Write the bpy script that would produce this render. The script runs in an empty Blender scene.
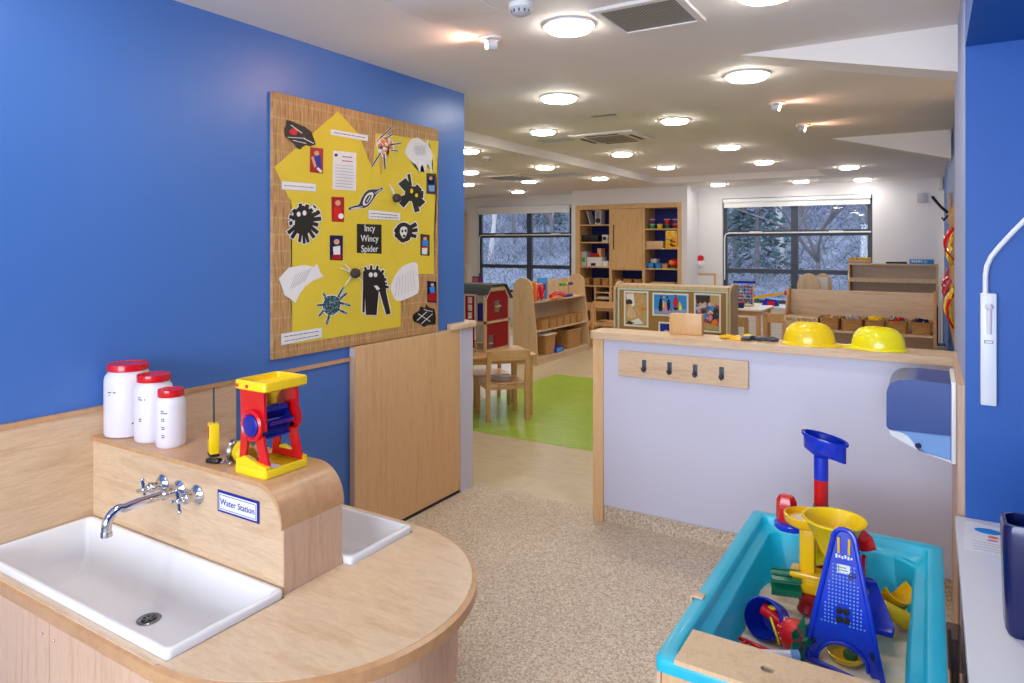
import bpy, bmesh, math, random
from mathutils import Vector, Matrix, noise
random.seed(7)
PI=math.pi
sc=bpy.context.scene
COL=sc.collection
# ---------------------------------------------------------------- camera measurements
F=685.;HY=245.;H=1.6
AN=math.atan2(420,685); SA,CA=math.sin(AN),math.cos(AN)
def ray(px,py):
    u=(px-512)/F; return (-SA+CA*u, CA+SA*u, -(py-HY)/F)
def az(px,py,z):
    r=ray(px,py); t=(z-H)/r[2]; return Vector((r[0]*t,r[1]*t,z))
def ax(px,py,x):
    r=ray(px,py); t=x/r[0]; return Vector((x,r[1]*t,H+r[2]*t))
def ay(px,py,y):
    r=ray(px,py); t=y/r[1]; return Vector((r[0]*t,y,H+r[2]*t))
cam=bpy.data.cameras.new('camera'); co=bpy.data.objects.new('camera',cam); COL.objects.link(co)
co.location=(0,0,H); co.rotation_euler=(PI/2,0,AN)
cam.sensor_width=36; cam.lens=F/1024*36; cam.shift_y=-(341.5-HY)/1024; cam.clip_start=.05; cam.clip_end=300
sc.camera=co
# ---------------------------------------------------------------- materials
def lin(h):
    if isinstance(h,str):
        h=h.lstrip('#'); h=[int(h[i:i+2],16)/255 for i in (0,2,4)]
    return tuple((c/12.92 if c<=.04045 else ((c+.055)/1.055)**2.4) for c in h[:3])+(1,)
MC={}
def base(name):
    m=bpy.data.materials.new(name); m.use_nodes=True
    return m,m.node_tree,m.node_tree.nodes['Principled BSDF']
def N(nt,t,**kw):
    n=nt.nodes.new(t)
    for k,v in kw.items():
        if k in n.inputs: n.inputs[k].default_value=v
        else: setattr(n,k,v)
    return n
def mapping(nt,scale,coord='Object',rot=(0,0,0)):
    tc=N(nt,'ShaderNodeTexCoord'); mp=N(nt,'ShaderNodeMapping'); mp.inputs['Scale'].default_value=scale; mp.inputs['Rotation'].default_value=rot
    nt.links.new(tc.outputs[coord],mp.inputs['Vector']); return mp.outputs[0]
def ramp(nt,fac,stops,interp='LINEAR'):
    r=N(nt,'ShaderNodeValToRGB'); r.color_ramp.interpolation=interp; e=r.color_ramp.elements
    while len(e)<len(stops): e.new(.5)
    for i,(p,c) in enumerate(stops): e[i].position=p; e[i].color=lin(c)
    nt.links.new(fac,r.inputs['Fac']); return r.outputs['Color']
def bump(nt,b,fac,strength,dist=.002):
    n=N(nt,'ShaderNodeBump'); n.inputs['Strength'].default_value=strength; n.inputs['Distance'].default_value=dist
    nt.links.new(fac,n.inputs['Height']); nt.links.new(n.outputs[0],b.inputs['Normal'])
def plain(name,c,rough=.4,metal=0,vary=.04,coat=0,spec=.5,sss=0,alpha=1,trans=0,nscale=6):
    m,nt,b=base(name)
    v=mapping(nt,(1,1,1)); n=N(nt,'ShaderNodeTexNoise',Scale=nscale,Detail=3.); nt.links.new(v,n.inputs['Vector'])
    l=lin(c); hs=N(nt,'ShaderNodeHueSaturation'); hs.inputs['Color'].default_value=l
    mr=N(nt,'ShaderNodeMapRange'); mr.inputs['To Min'].default_value=1-vary; mr.inputs['To Max'].default_value=1+vary
    nt.links.new(n.outputs['Fac'],mr.inputs['Value']); nt.links.new(mr.outputs[0],hs.inputs['Value'])
    nt.links.new(hs.outputs[0],b.inputs['Base Color'])
    b.inputs['Roughness'].default_value=rough; b.inputs['Metallic'].default_value=metal
    b.inputs['Coat Weight'].default_value=coat; b.inputs['Specular IOR Level'].default_value=spec
    b.inputs['Alpha'].default_value=alpha; b.inputs['Transmission Weight'].default_value=trans
    if sss: b.inputs['Subsurface Weight'].default_value=sss; b.inputs['Subsurface Radius'].default_value=(.02,.02,.02)
    return m
def wood(name,c1,c2,scale=(14,14,1.2),rough=.42,bands=False):
    m,nt,b=base(name)
    v=mapping(nt,scale)
    n=N(nt,'ShaderNodeTexNoise',Scale=2.2,Detail=5.,Roughness=.6,Distortion=.6); nt.links.new(v,n.inputs['Vector'])
    c=ramp(nt,n.outputs['Fac'],[(.3,c2),(.5,c1),(.75,c1)])
    n2=N(nt,'ShaderNodeTexNoise',Scale=14.,Detail=4.,Roughness=.7); nt.links.new(v,n2.inputs['Vector'])
    mx=N(nt,'ShaderNodeMix'); mx.data_type='RGBA'; mx.blend_type='MULTIPLY'; mx.inputs[0].default_value=.25
    nt.links.new(c,mx.inputs[6]); nt.links.new(ramp(nt,n2.outputs['Fac'],[(.35,'#c9b09a'),(.6,'#ffffff')]),mx.inputs[7])
    nt.links.new(mx.outputs[2],b.inputs['Base Color']); b.inputs['Roughness'].default_value=rough
    return m
def emis(name,c,s):
    m,nt,b=base(name); b.inputs['Emission Color'].default_value=lin(c); b.inputs['Emission Strength'].default_value=s; b.inputs['Base Color'].default_value=(.8,.8,.8,1); return m
MAPLE='#dfc09c';MAPLE2='#d0ac86'
W={}
W['blue_wall']=plain('blue_satin_paint','#4674bd',.38,vary=.03,nscale=2)
W['dark_blue_wall']=plain('deep_blue_satin_paint','#1158ac',.5,vary=.04,nscale=2)
W['white_wall']=plain('white_wall_paint','#e6e3e6',.7,vary=.02,nscale=2)
W['ceil']=plain('warm_white_ceiling_paint','#e9e2dc',.75,vary=.02,nscale=1.5)
W['lav']=plain('pale_lavender_laminate','#d0cfe0',.35,vary=.02,nscale=2)
W['maple_x']=wood('maple_laminate_long_grain',MAPLE,MAPLE2,(1.2,9,9))
W['maple_y']=wood('maple_laminate_cross_grain',MAPLE,MAPLE2,(9,1.2,9))
W['maple_z']=wood('maple_laminate_upright_grain','#e6bd8a','#dcb07e',(16,16,1.0))
W['maple_pale']=wood('pale_maple_ply','#e0c096','#d2ad80',(9,9,1.5))
W['top']=wood('maple_block_worktop','#e3c7a5','#d8b691',(1.6,6,6),rough=.3)
W['edge']=wood('maple_lipping','#cfa173','#c29264',(2,2,2),rough=.3)
W['beech']=wood('beech_wood','#ddae76','#cf9c62',(8,8,2),rough=.35)
W['beech_x']=wood('beech_long_grain','#dfb27c','#d2a26c',(2,8,8),rough=.35)
W['pink_wood']=wood('pinkish_maple','#dcb89a','#cda687',(22,22,1.5),rough=.45)
W['gold']=wood('golden_maple_veneer','#dfb57e','#cfa269',(9,9,1.5),rough=.4)
W['mint']=plain('pale_mint_edging','#c9dccb',.5)
W['ppanel']=plain('pale_blue_matt_panel','#c3cad8',.9)
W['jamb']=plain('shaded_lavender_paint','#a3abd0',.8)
W['tan']=plain('tan_backing_felt','#a97c3f',.8)
W['white_ceramic']=plain('white_sink_fireclay','#eceaea',.18,vary=.02,coat=.3)
W['chrome']=plain('polished_chrome','#cfd3da',.08,1,vary=.01)
W['steel']=plain('brushed_steel','#8f9092',.3,1)
W['black']=plain('black_plastic','#16161a',.4)
W['dgrey']=plain('charcoal_window_paint','#3c4352',.45,vary=.03)
W['grey']=plain('mid_grey','#8d8d93',.5)
W['lgrey']=plain('light_grey','#c4c4ca',.5)
W['white_pl']=plain('white_plastic','#eeeef0',.35,vary=.01)
W['milk']=plain('translucent_white_plastic','#e6dfe6',.35,vary=.02,sss=.3)
W['red']=plain('glossy_red_plastic','#d6121b',.22,vary=.02,coat=.2)
W['dred']=plain('deep_red_plastic','#a80f1c',.3,vary=.02)
W['barn']=plain('barn_red_paint','#960c16',.6,spec=.25)
W['yel']=plain('glossy_yellow_plastic','#fcd408',.25,vary=.02,coat=.2)
W['lemon']=plain('lemon_yellow_plastic','#f6e60c',.25,vary=.02,coat=.2)
W['amb']=plain('amber_yellow_plastic','#f4bb0c',.25,vary=.03,coat=.2)
W['blu']=plain('glossy_blue_plastic','#0f33c0',.22,vary=.03,coat=.2)
W['dblu']=plain('dark_blue_plastic','#16208f',.3,vary=.03)
W['navy']=plain('navy_blue_plastic','#08154f',.25,vary=.03,coat=.2)
W['cblu']=plain('clear_blue_plastic','#27468f',.35,vary=.12,coat=.0,nscale=9)
W['lblu']=plain('pale_blue_plastic','#7ba4dc',.3)
W['sky']=plain('sky_blue_plastic','#2f8fe0',.3)
W['turq']=plain('turquoise_plastic','#14b9d6',.3,vary=.04,coat=.1)
W['grn']=plain('dark_green_plastic','#0c6b4c',.3,vary=.03)
W['bgrn']=plain('bright_green_plastic','#2aa33c',.35)
W['orange']=plain('orange_plastic','#f27a15',.3)
W['pink']=plain('pink_plastic','#e087a8',.4)
W['purple']=plain('purple_card','#6a2c86',.5)
W['paper']=plain('white_paper','#e9e7e6',.8,vary=.03,nscale=30)
W['ypaper']=plain('yellow_sugar_paper','#e0c636',.75,vary=.07,nscale=5)
W['bpaint']=plain('black_poster_paint','#14130f',.5,vary=.3,nscale=60)
W['gpaint']=plain('grey_pencil_drawing','#b5b3b6',.8,vary=.25,nscale=120)
W['brownpaint']=plain('dark_brown_paint','#3a302c',.7,vary=.4,nscale=60)
W['skin']=plain('warm_flesh_print','#d9a27c',.5)
W['tanprint']=plain('sepia_print','#c9a067',.5,vary=.2,nscale=50)
W['roof']=plain('grey_roof_felt','#4c504e',.8)
W['sandal']=wood('block_wood_end','#dfb27a','#cf9c62',(30,3,2),rough=.4)
W['back_blue']=plain('dark_blue_back_panel','#1e2a86',.6)
W['dmetal']=plain('dark_metal','#3a3d40',.3,.8)
W['smoke']=plain('smoky_dark_plastic','#3b3746',.35,alpha=.5)
def mk():
    # speckled vinyl
    m,nt,b=base('speckled_safety_vinyl'); v=mapping(nt,(1,1,1))
    vo=N(nt,'ShaderNodeTexVoronoi',Scale=150.); nt.links.new(v,vo.inputs['Vector'])
    sp=N(nt,'ShaderNodeSeparateColor'); nt.links.new(vo.outputs['Color'],sp.inputs[0])
    c=ramp(nt,sp.outputs[0],[(0,'#b39d84'),(.18,'#c9b79f'),(.45,'#d6c6b0'),(.75,'#e2d6c4'),(.93,'#bfa386')],'CONSTANT')
    n=N(nt,'ShaderNodeTexNoise',Scale=2.); nt.links.new(v,n.inputs['Vector'])
    nt.links.new(c,b.inputs['Base Color']); b.inputs['Roughness'].default_value=.5; W['speck']=m
    m,nt,b=base('pale_wood_effect_vinyl'); v=mapping(nt,(1,1,1))
    br=N(nt,'ShaderNodeTexBrick'); br.inputs['Scale'].default_value=1; br.inputs['Brick Width'].default_value=.6; br.inputs['Row Height'].default_value=.6; br.inputs['Mortar Size'].default_value=.002; br.offset=0
    br.inputs['Color1'].default_value=lin('#d8c6a4'); br.inputs['Color2'].default_value=lin('#d2bf9c'); br.inputs['Mortar'].default_value=lin('#bba888')
    nt.links.new(v,br.inputs['Vector']); n=N(nt,'ShaderNodeTexNoise',Scale=30.,Detail=4.); nt.links.new(mapping(nt,(.2,1,1)),n.inputs['Vector'])
    mx=N(nt,'ShaderNodeMix'); mx.data_type='RGBA'; mx.blend_type='MULTIPLY'; mx.inputs[0].default_value=.3
    nt.links.new(br.outputs[0],mx.inputs[6]); nt.links.new(ramp(nt,n.outputs['Fac'],[(.3,'#cdbfa8'),(.6,'#ffffff')]),mx.inputs[7])
    nt.links.new(mx.outputs[2],b.inputs['Base Color']); b.inputs['Roughness'].default_value=.3; W['pale_vinyl']=m
    m,nt,b=base('lime_green_vinyl'); n=N(nt,'ShaderNodeTexNoise',Scale=4.,Detail=6.,Roughness=.7,Distortion=1.); nt.links.new(mapping(nt,(1,4,1)),n.inputs['Vector'])
    nt.links.new(ramp(nt,n.outputs['Fac'],[(.3,'#93b42c'),(.7,'#b0cb49')]),b.inputs['Base Color']); b.inputs['Roughness'].default_value=.3; W['green_vinyl']=m
    # bamboo mat
    m,nt,b=base('woven_bamboo_mat'); n=N(nt,'ShaderNodeTexNoise',Scale=8.,Detail=3.,Roughness=.7); nt.links.new(mapping(nt,(1,20,1)),n.inputs['Vector'])
    c=ramp(nt,n.outputs['Fac'],[(.3,'#8a5f33'),(.5,'#b98d58'),(.7,'#d1aa72')])
    wv=N(nt,'ShaderNodeTexWave',Scale=4.); wv.bands_direction='Z'; nt.links.new(mapping(nt,(1,1,1)),wv.inputs['Vector'])
    mx=N(nt,'ShaderNodeMix'); mx.data_type='RGBA'; nt.links.new(ramp(nt,wv.outputs['Fac'],[(.95,'#000000'),(.99,'#777777')]),mx.inputs[0]); nt.links.new(c,mx.inputs[6]); mx.inputs[7].default_value=lin('#dcc59c')
    nt.links.new(mx.outputs[2],b.inputs['Base Color']); b.inputs['Roughness'].default_value=.7; bump(nt,b,n.outputs['Fac'],.5); W['mat']=m
    # wicker
    m,nt,b=base('woven_wicker'); ch=N(nt,'ShaderNodeTexBrick'); ch.inputs['Scale'].default_value=1; ch.inputs['Brick Width'].default_value=.03; ch.inputs['Row Height'].default_value=.012; ch.inputs['Mortar Size'].default_value=.0015
    ch.inputs['Color1'].default_value=lin('#d09c5e'); ch.inputs['Color2'].default_value=lin('#bb8648'); ch.inputs['Mortar'].default_value=lin('#8a5f30')
    tc=N(nt,'ShaderNodeTexCoord'); s=N(nt,'ShaderNodeSeparateXYZ'); nt.links.new(tc.outputs['Object'],s.inputs[0]); ad=N(nt,'ShaderNodeMath'); ad.operation='ADD'; nt.links.new(s.outputs[0],ad.inputs[0]); nt.links.new(s.outputs[1],ad.inputs[1])
    cb=N(nt,'ShaderNodeCombineXYZ'); nt.links.new(ad.outputs[0],cb.inputs[0]); nt.links.new(s.outputs[2],cb.inputs[1]); nt.links.new(cb.outputs[0],ch.inputs['Vector'])
    nt.links.new(ch.outputs[0],b.inputs['Base Color']); b.inputs['Roughness'].default_value=.6; bump(nt,b,ch.outputs['Fac'],-.6,.003); W['wicker']=m
    # sand
    m,nt,b=base('play_sand'); n=N(nt,'ShaderNodeTexNoise',Scale=9.,Detail=6.,Roughness=.6); nt.links.new(mapping(nt,(1,1,1)),n.inputs['Vector'])
    nt.links.new(ramp(nt,n.outputs['Fac'],[(.3,'#dcc6a4'),(.7,'#ece0cc')]),b.inputs['Base Color']); b.inputs['Roughness'].default_value=.95
    n2=N(nt,'ShaderNodeTexNoise',Scale=300.); nt.links.new(mapping(nt,(1,1,1)),n2.inputs['Vector']); bump(nt,b,n2.outputs['Fac'],.3); W['sand']=m
    # glass pane
    m=bpy.data.materials.new('window_glass'); m.use_nodes=True; nt=m.node_tree; nt.nodes.clear()
    o=N(nt,'ShaderNodeOutputMaterial'); t=N(nt,'ShaderNodeBsdfTransparent'); g=N(nt,'ShaderNodeBsdfGlossy'); g.inputs['Roughness'].default_value=.02
    t.inputs['Color'].default_value=(.93,.96,1,1); fr=N(nt,'ShaderNodeFresnel'); fr.inputs['IOR'].default_value=1.35; ms=N(nt,'ShaderNodeMixShader')
    nt.links.new(fr.outputs[0],ms.inputs[0]); nt.links.new(t.outputs[0],ms.inputs[1]); nt.links.new(g.outputs[0],ms.inputs[2]); nt.links.new(ms.outputs[0],o.inputs[0]); W['glass']=m
    # vent mesh
    m,nt,b=base('perforated_grille_metal'); ck=N(nt,'ShaderNodeTexChecker',Scale=90.); nt.links.new(mapping(nt,(1,1,1)),ck.inputs['Vector']); ck.inputs[1].default_value=lin('#6d6966'); ck.inputs[2].default_value=lin('#a5a09c')
    nt.links.new(ck.outputs[0],b.inputs['Base Color']); b.inputs['Roughness'].default_value=.5; W['grille']=m
    # winter scrub
    m,nt,b=base('winter_scrub_hillside'); n=N(nt,'ShaderNodeTexNoise',Scale=1.6,Detail=12.,Roughness=.8); nt.links.new(mapping(nt,(1,1,1)),n.inputs['Vector'])
    nt.links.new(ramp(nt,n.outputs['Fac'],[(.32,'#3a4a52'),(.45,'#5f6873'),(.56,'#7f808e'),(.7,'#a09eac')]),b.inputs['Base Color']); b.inputs['Roughness'].default_value=1; W['hill']=m
    # teal glitter
    m,nt,b=base('teal_glitter_paint'); vo=N(nt,'ShaderNodeTexVoronoi',Scale=160.); nt.links.new(mapping(nt,(1,1,1)),vo.inputs['Vector']); sp=N(nt,'ShaderNodeSeparateColor'); nt.links.new(vo.outputs['Color'],sp.inputs[0])
    nt.links.new(ramp(nt,sp.outputs[0],[(0,'#123038'),(.4,'#2f5a68'),(.8,'#8fb0b8')],'CONSTANT'),b.inputs['Base Color']); b.inputs['Roughness'].default_value=.5; W['teal']=m
    # orange confetti
    m,nt,b=base('orange_confetti_collage'); vo=N(nt,'ShaderNodeTexVoronoi',Scale=60.); nt.links.new(mapping(nt,(1,1,1)),vo.inputs['Vector']); sp=N(nt,'ShaderNodeSeparateColor'); nt.links.new(vo.outputs['Color'],sp.inputs[0])
    nt.links.new(ramp(nt,sp.outputs[0],[(0,'#e8742a'),(.35,'#f0a066'),(.5,'#efe8e0'),(.8,'#d24a1c'),(.9,'#27408f'),(.95,'#2a8a3a')],'CONSTANT'),b.inputs['Base Color']); W['confetti']=m
    m,nt,b=base('crowd_photo_print'); vo=N(nt,'ShaderNodeTexVoronoi',Scale=24.); nt.links.new(mapping(nt,(1,1,1)),vo.inputs['Vector']); sp=N(nt,'ShaderNodeSeparateColor'); nt.links.new(vo.outputs['Color'],sp.inputs[0])
    nt.links.new(ramp(nt,sp.outputs[0],[(0,'#2a2626'),(.25,'#7a4238'),(.4,'#b03a50'),(.55,'#4a6a9a'),(.7,'#c09a86'),(.85,'#c9c4c4')],'CONSTANT'),b.inputs['Base Color']); W['crowd']=m
mk()
W['diffuser']=emis('lit_opal_diffuser','#fffaf0',30)
W['halogen']=emis('lit_halogen_lamp','#ffb487',60)
# ---------------------------------------------------------------- mesh builder
class M:
    def __init__(s,mats=None):
        s.bm=bmesh.new(); s.mats=[]; s.mi=0; s.T=Matrix.Identity(4)
        if mats: s.mat(mats)
    def mat(s,m):
        m=W[m] if isinstance(m,str) else m
        if m not in s.mats: s.mats.append(m)
        s.mi=s.mats.index(m); return s
    def v(s,p): return s.bm.verts.new(s.T@Vector(p))
    def f(s,vs):
        try:
            fc=s.bm.faces.new(vs); fc.material_index=s.mi; return fc
        except ValueError: return None
    def box(s,lo,hi,bev=0):
        lo=Vector(lo);hi=Vector(hi)
        vs=[s.v((x,y,z)) for x in (lo.x,hi.x) for y in (lo.y,hi.y) for z in (lo.z,hi.z)]
        fs=[s.f([vs[i] for i in q]) for q in ((0,1,3,2),(4,6,7,5),(0,4,5,1),(2,3,7,6),(0,2,6,4),(1,5,7,3))]
        if bev:
            es=list({e for f in fs for e in f.edges})
            r=bmesh.ops.bevel(s.bm,geom=es,offset=bev,segments=2,affect='EDGES',profile=.5)
            for f in r['faces']: f.material_index=s.mi
        return s
    def loft(s,rings,cap=True,closed=True):
        R=[[s.v(p) for p in r] for r in rings]; n=len(R[0])
        for a,b in zip(R,R[1:]):
            for i in range(n if closed else n-1):
                j=(i+1)%n; s.f([a[i],a[j],b[j],b[i]])
        if cap and closed:
            if cap!='end': s.f(R[0][::-1])
            s.f(R[-1])
        return s
    def lathe(s,prof,c=(0,0,0),seg=24,axis=None,cap=True):
        c=Vector(c); q=Matrix.Identity(3)
        if axis is not None: q=Vector((0,0,1)).rotation_difference(Vector(axis)).to_matrix()
        rings=[[c+q@Vector((r*math.cos(2*PI*i/seg),r*math.sin(2*PI*i/seg),z)) for i in range(seg)] for r,z in prof]
        return s.loft(rings,cap)
    def cyl(s,a,b,r,r2=None,seg=16,cap=True):
        a=Vector(a);b=Vector(b);r2=r if r2 is None else r2
        return s.lathe([(r,0),(r2,(b-a).length)],a,seg,(b-a),cap)
    def ball(s,c,r,seg=16,sc_=(1,1,1)):
        c=Vector(c); n=max(6,seg//2); rings=[]
        for k in range(1,n):
            t=PI*k/n; rings.append([c+Vector((r*sc_[0]*math.sin(t)*math.cos(2*PI*i/seg),r*sc_[1]*math.sin(t)*math.sin(2*PI*i/seg),-r*sc_[2]*math.cos(t))) for i in range(seg)])
        return s.loft(rings)
    def tube(s,pts,r,seg=8,cap=True,r2=None):
        pts=[Vector(p) for p in pts]; rings=[]; up=None
        for i,p in enumerate(pts):
            d=(pts[min(i+1,len(pts)-1)]-pts[max(i-1,0)])
            if d.length<1e-9: d=Vector((0,0,1))
            d.normalize()
            if up is None: up=d.orthogonal().normalized()
            up=(up-d*up.dot(d)).normalized(); w=d.cross(up)
            rr=r if r2 is None else r+(r2-r)*i/(len(pts)-1)
            rings.append([p+rr*(math.cos(2*PI*k/seg)*up+math.sin(2*PI*k/seg)*w) for k in range(seg)])
        return s.loft(rings,cap)
    def torus(s,c,R,r,axis=(0,0,1),seg=24,t=8,sx=1,sy=1):
        c=Vector(c); q=Vector((0,0,1)).rotation_difference(Vector(axis)).to_matrix()
        pr=[[s.v(c+q@Vector(((R+r*math.cos(2*PI*k/t))*math.cos(2*PI*i/seg)*sx,(R+r*math.cos(2*PI*k/t))*math.sin(2*PI*i/seg)*sy,r*math.sin(2*PI*k/t)))) for k in range(t)] for i in range(seg)]
        for i in range(seg):
            a,b=pr[i],pr[(i+1)%seg]
            for k in range(t): s.f([a[k],b[k],b[(k+1)%t],a[(k+1)%t]])
        return s
    def prism(s,poly,d,bev=0):
        d=Vector(d); a=[s.v(p) for p in poly]; b=[s.v(Vector(p)+d) for p in poly]; n=len(a)
        fs=[s.f(a[::-1]),s.f(b)]
        for i in range(n): fs.append(s.f([a[i],a[(i+1)%n],b[(i+1)%n],b[i]]))
        fs=[f for f in fs if f]
        bmesh.ops.triangulate(s.bm,faces=[f for f in fs[:2] if len(f.verts)>4])
        return s
    def build(s,name,parent=None,world=False,smooth=40,bevel=0,origin=None,label=None):
        bm=s.bm
        bmesh.ops.recalc_face_normals(bm,faces=bm.faces[:])
        if world and parent is not None: bm.transform(parent_mat(parent).inverted())
        off=Vector((0,0,0))
        if parent is None and bm.verts:
            if origin is None:
                xs=[v.co for v in bm.verts]
                off=Vector(((min(v.x for v in xs)+max(v.x for v in xs))/2,(min(v.y for v in xs)+max(v.y for v in xs))/2,min(v.z for v in xs)))
            else: off=Vector(origin)
            bm.transform(Matrix.Translation(-off))
        a=math.radians(smooth)
        for f in bm.faces: f.smooth=True
        for e in bm.edges:
            if len(e.link_faces)!=2 or e.calc_face_angle(0)>a: e.smooth=False
        me=bpy.data.meshes.new(name); bm.to_mesh(me); bm.free()
        for m in s.mats: me.materials.append(m)
        o=bpy.data.objects.new(name,me); COL.objects.link(o); o.location=off
        if parent is not None: o.parent=parent
        if bevel:
            md=o.modifiers.new('bevel','BEVEL'); md.width=bevel; md.segments=2; md.limit_method='ANGLE'; md.angle_limit=math.radians(50)
        if label: o['label']=label
        return o
def parent_mat(p):
    m=Matrix.Identity(4)
    while p is not None: m=p.matrix_basis@m; p=p.parent
    return m
def tag(o,label,cat,group=None,kind=None):
    if label: o['label']=label
    if cat: o['category']=cat
    if group: o['group']=group
    if kind: o['kind']=kind
    return o
def thing(name,label,cat,loc=(0,0,0),rz=0,group=None):
    o=bpy.data.objects.new(name,None); COL.objects.link(o); o.location=loc; o.rotation_euler=(0,0,rz); o.empty_display_size=.1
    return tag(o,label,cat,group)
def struct(m,name,parent=None,**k):
    o=m.build(name,parent,**k)
    if parent is None: o['kind']='structure'
    return o
def copy_tree(o,parent=None,loc=None,rz=None,label=None):
    c=o.copy(); COL.objects.link(c)
    if parent is not None: c.parent=parent
    if loc is not None: c.location=loc
    if rz is not None: c.rotation_euler=(0,0,rz)
    if label: c['label']=label
    for ch in KIDS(o): copy_tree(ch,c)
    return c
def KIDS(o): return [x for x in COL.objects if x.parent==o]
def text(s,size,m,name,parent,mat4,ext=.0006,align='CENTER',space=1.0):
    cu=bpy.data.curves.new('t','FONT'); cu.body=s; cu.size=size; cu.extrude=ext; cu.align_x=align; cu.align_y='CENTER'; cu.space_line=space; cu.resolution_u=3
    to=bpy.data.objects.new('t',cu); COL.objects.link(to); dg=bpy.context.evaluated_depsgraph_get(); dg.update()
    me=bpy.data.meshes.new_from_object(to.evaluated_get(dg)); bpy.data.objects.remove(to); bpy.data.curves.remove(cu)
    me.materials.clear(); me.materials.append(W[m]); me.transform(mat4); me.name=name
    o=bpy.data.objects.new(name,me); COL.objects.link(o)
    if parent is not None: o.parent=parent
    return o
def RX(): return Matrix.Rotation(PI/2,4,'X')   # text facing -Y
def face_px(): return Matrix.Rotation(PI/2,4,'Z')@Matrix.Rotation(PI/2,4,'X')  # text facing +X
def sm(pts,n=2):  # chaikin closed smoothing
    for _ in range(n):
        q=[]
        for i in range(len(pts)):
            a=Vector(pts[i]);b=Vector(pts[(i+1)%len(pts)]); q+=[a*.75+b*.25,a*.25+b*.75]
        pts=q
    return pts
def arc(c,r,a0,a1,n=12):
    return [(c[0]+r*math.cos(a0+(a1-a0)*i/n),c[1]+r*math.sin(a0+(a1-a0)*i/n)) for i in range(n+1)]
def rrect(x0,y0,x1,y1,r,n=4):
    return arc((x1-r,y1-r),r,0,PI/2,n)+arc((x0+r,y1-r),r,PI/2,PI,n)+arc((x0+r,y0+r),r,PI,1.5*PI,n)+arc((x1-r,y0+r),r,1.5*PI,2*PI,n)
# ================================================================ ROOM SHELL
LW=-2.64
def tri(m,*pts): m.f([m.v(p) for p in pts])
m=M('speck'); m.box((-2.79,-2.6,-.1),(2.2,3.80,0)); struct(m,'floor')
m=M('pale_vinyl'); m.box((-9.2,3.80,-.1),(2.2,12.0,0)); fl=struct(m,'floor')
m=M('green_vinyl'); m.box((-3.97,4.85,0.0005),(-.9,7.5,.002)); struct(m,'trim_1')
fl['label']='pale wood effect vinyl floor of the far room'
# ceiling with raised coffer
cx0,cx1,cy0,cy1,cz=-3.82,-1.30,4.85,10.75,2.70
m=M('ceil')
m.box((-9.2,-2.6,2.6),(2.2,cy0,2.66)); m.box((-9.2,cy1,2.6),(2.2,12.2,2.66)); m.box((-9.2,cy0,2.6),(cx0,cy1,2.66)); m.box((cx1,cy0,2.6),(2.2,cy1,2.66))
m.box((cx0-.05,cy0-.05,cz),(cx1+.05,cy1+.05,cz+.05)); m.box((cx0-.05,cy0-.05,2.66),(cx0,cy1+.05,cz)); m.box((cx1,cy0-.05,2.66),(cx1+.05,cy1+.05,cz)); m.box((cx0,cy0-.05,2.66),(cx1,cy0,cz)); m.box((cx0,cy1,2.66),(cx1,cy1+.05,cz))
struct(m,'ceiling')
# sloping haunch beams at the right wall
for i,(y0,y1,zb,xl,xr) in enumerate([(3.70,3.90,2.385,-.86,.10),(7.05,7.25,2.35,-.80,.14)]):
    m=M('ceil'); m.prism([(xl,y0,2.6),(xr,y0,2.6),(xr,y0,zb)],(0,y1-y0,0)); struct(m,'ceiling_beam')
# walls
m=M('blue_wall'); m.box((LW-.15,-2.6,0),(LW,3.70,2.6)); struct(m,'wall_left')
m=M('white_wall'); m.box((-9.2,3.55,0),(LW-.15,3.70,2.6)); struct(m,'wall_hidden_return')
m=M('white_wall'); m.box((-9.2,3.7,0),(-9.05,12.2,2.6)); struct(m,'wall_far_left')
m=M('white_wall')
for lo,hi in (((LW-.15,0),(-2.2,2.6)),((1.0,0),(2.35,2.6)),((-2.2,0),(1.0,.6)),((-2.2,2.4),(1.0,2.6))): m.box((lo[0],-2.75,lo[1]),(hi[0],-2.6,hi[1]))
struct(m,'wall_behind')
m=M('dgrey')
for lo,hi in (((-2.2,.6),(-2.13,2.4)),((.93,.6),(1.0,2.4)),((-2.13,.6),(.93,.67)),((-2.13,2.33),(.93,2.4)),((-.64,.67),(-.56,2.33))): m.box((lo[0],-2.70,lo[1]),(hi[0],-2.65,hi[1]))
w3=m.build('window_3'); w3['kind']='structure'  # unseen rear window, added as an opening for the rear fill lamp
for xa,xb in ((-2.129,-.641),(-.559,.929)): m=M('glass'); m.box((xa,-2.68,.671),(xb,-2.676,2.329)); m.build('pane',w3,world=True)
m=M('jamb'); m.box((.10,2.92,0),(.30,4.2,2.6)); struct(m,'wall_right')
m=M('white_wall'); m.box((.16,4.2,0),(.30,12.2,2.6)); struct(m,'wall_right_far')
m=M('dark_blue_wall'); m.box((.1645,5.6,0),(.166,11.9,2.6)); m.T=Matrix.Translation((-.012,0,0)); m.box((.165,5.6,0),(.172,11.9,2.6)); struct(m,'trim_2')
m=M('dark_blue_wall'); m.box((.101,2.90,0),(2.2,2.92,2.6)); struct(m,'wall_alcove')
m=M('dark_blue_wall'); m.box((.10,-2.6,2.30),(2.2,2.90,2.6)); struct(m,'ceiling_alcove')
m=M('dark_blue_wall'); m.box((2.2,-2.6,0),(2.35,2.92,2.6)); struct(m,'wall_alcove_side')
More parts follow.
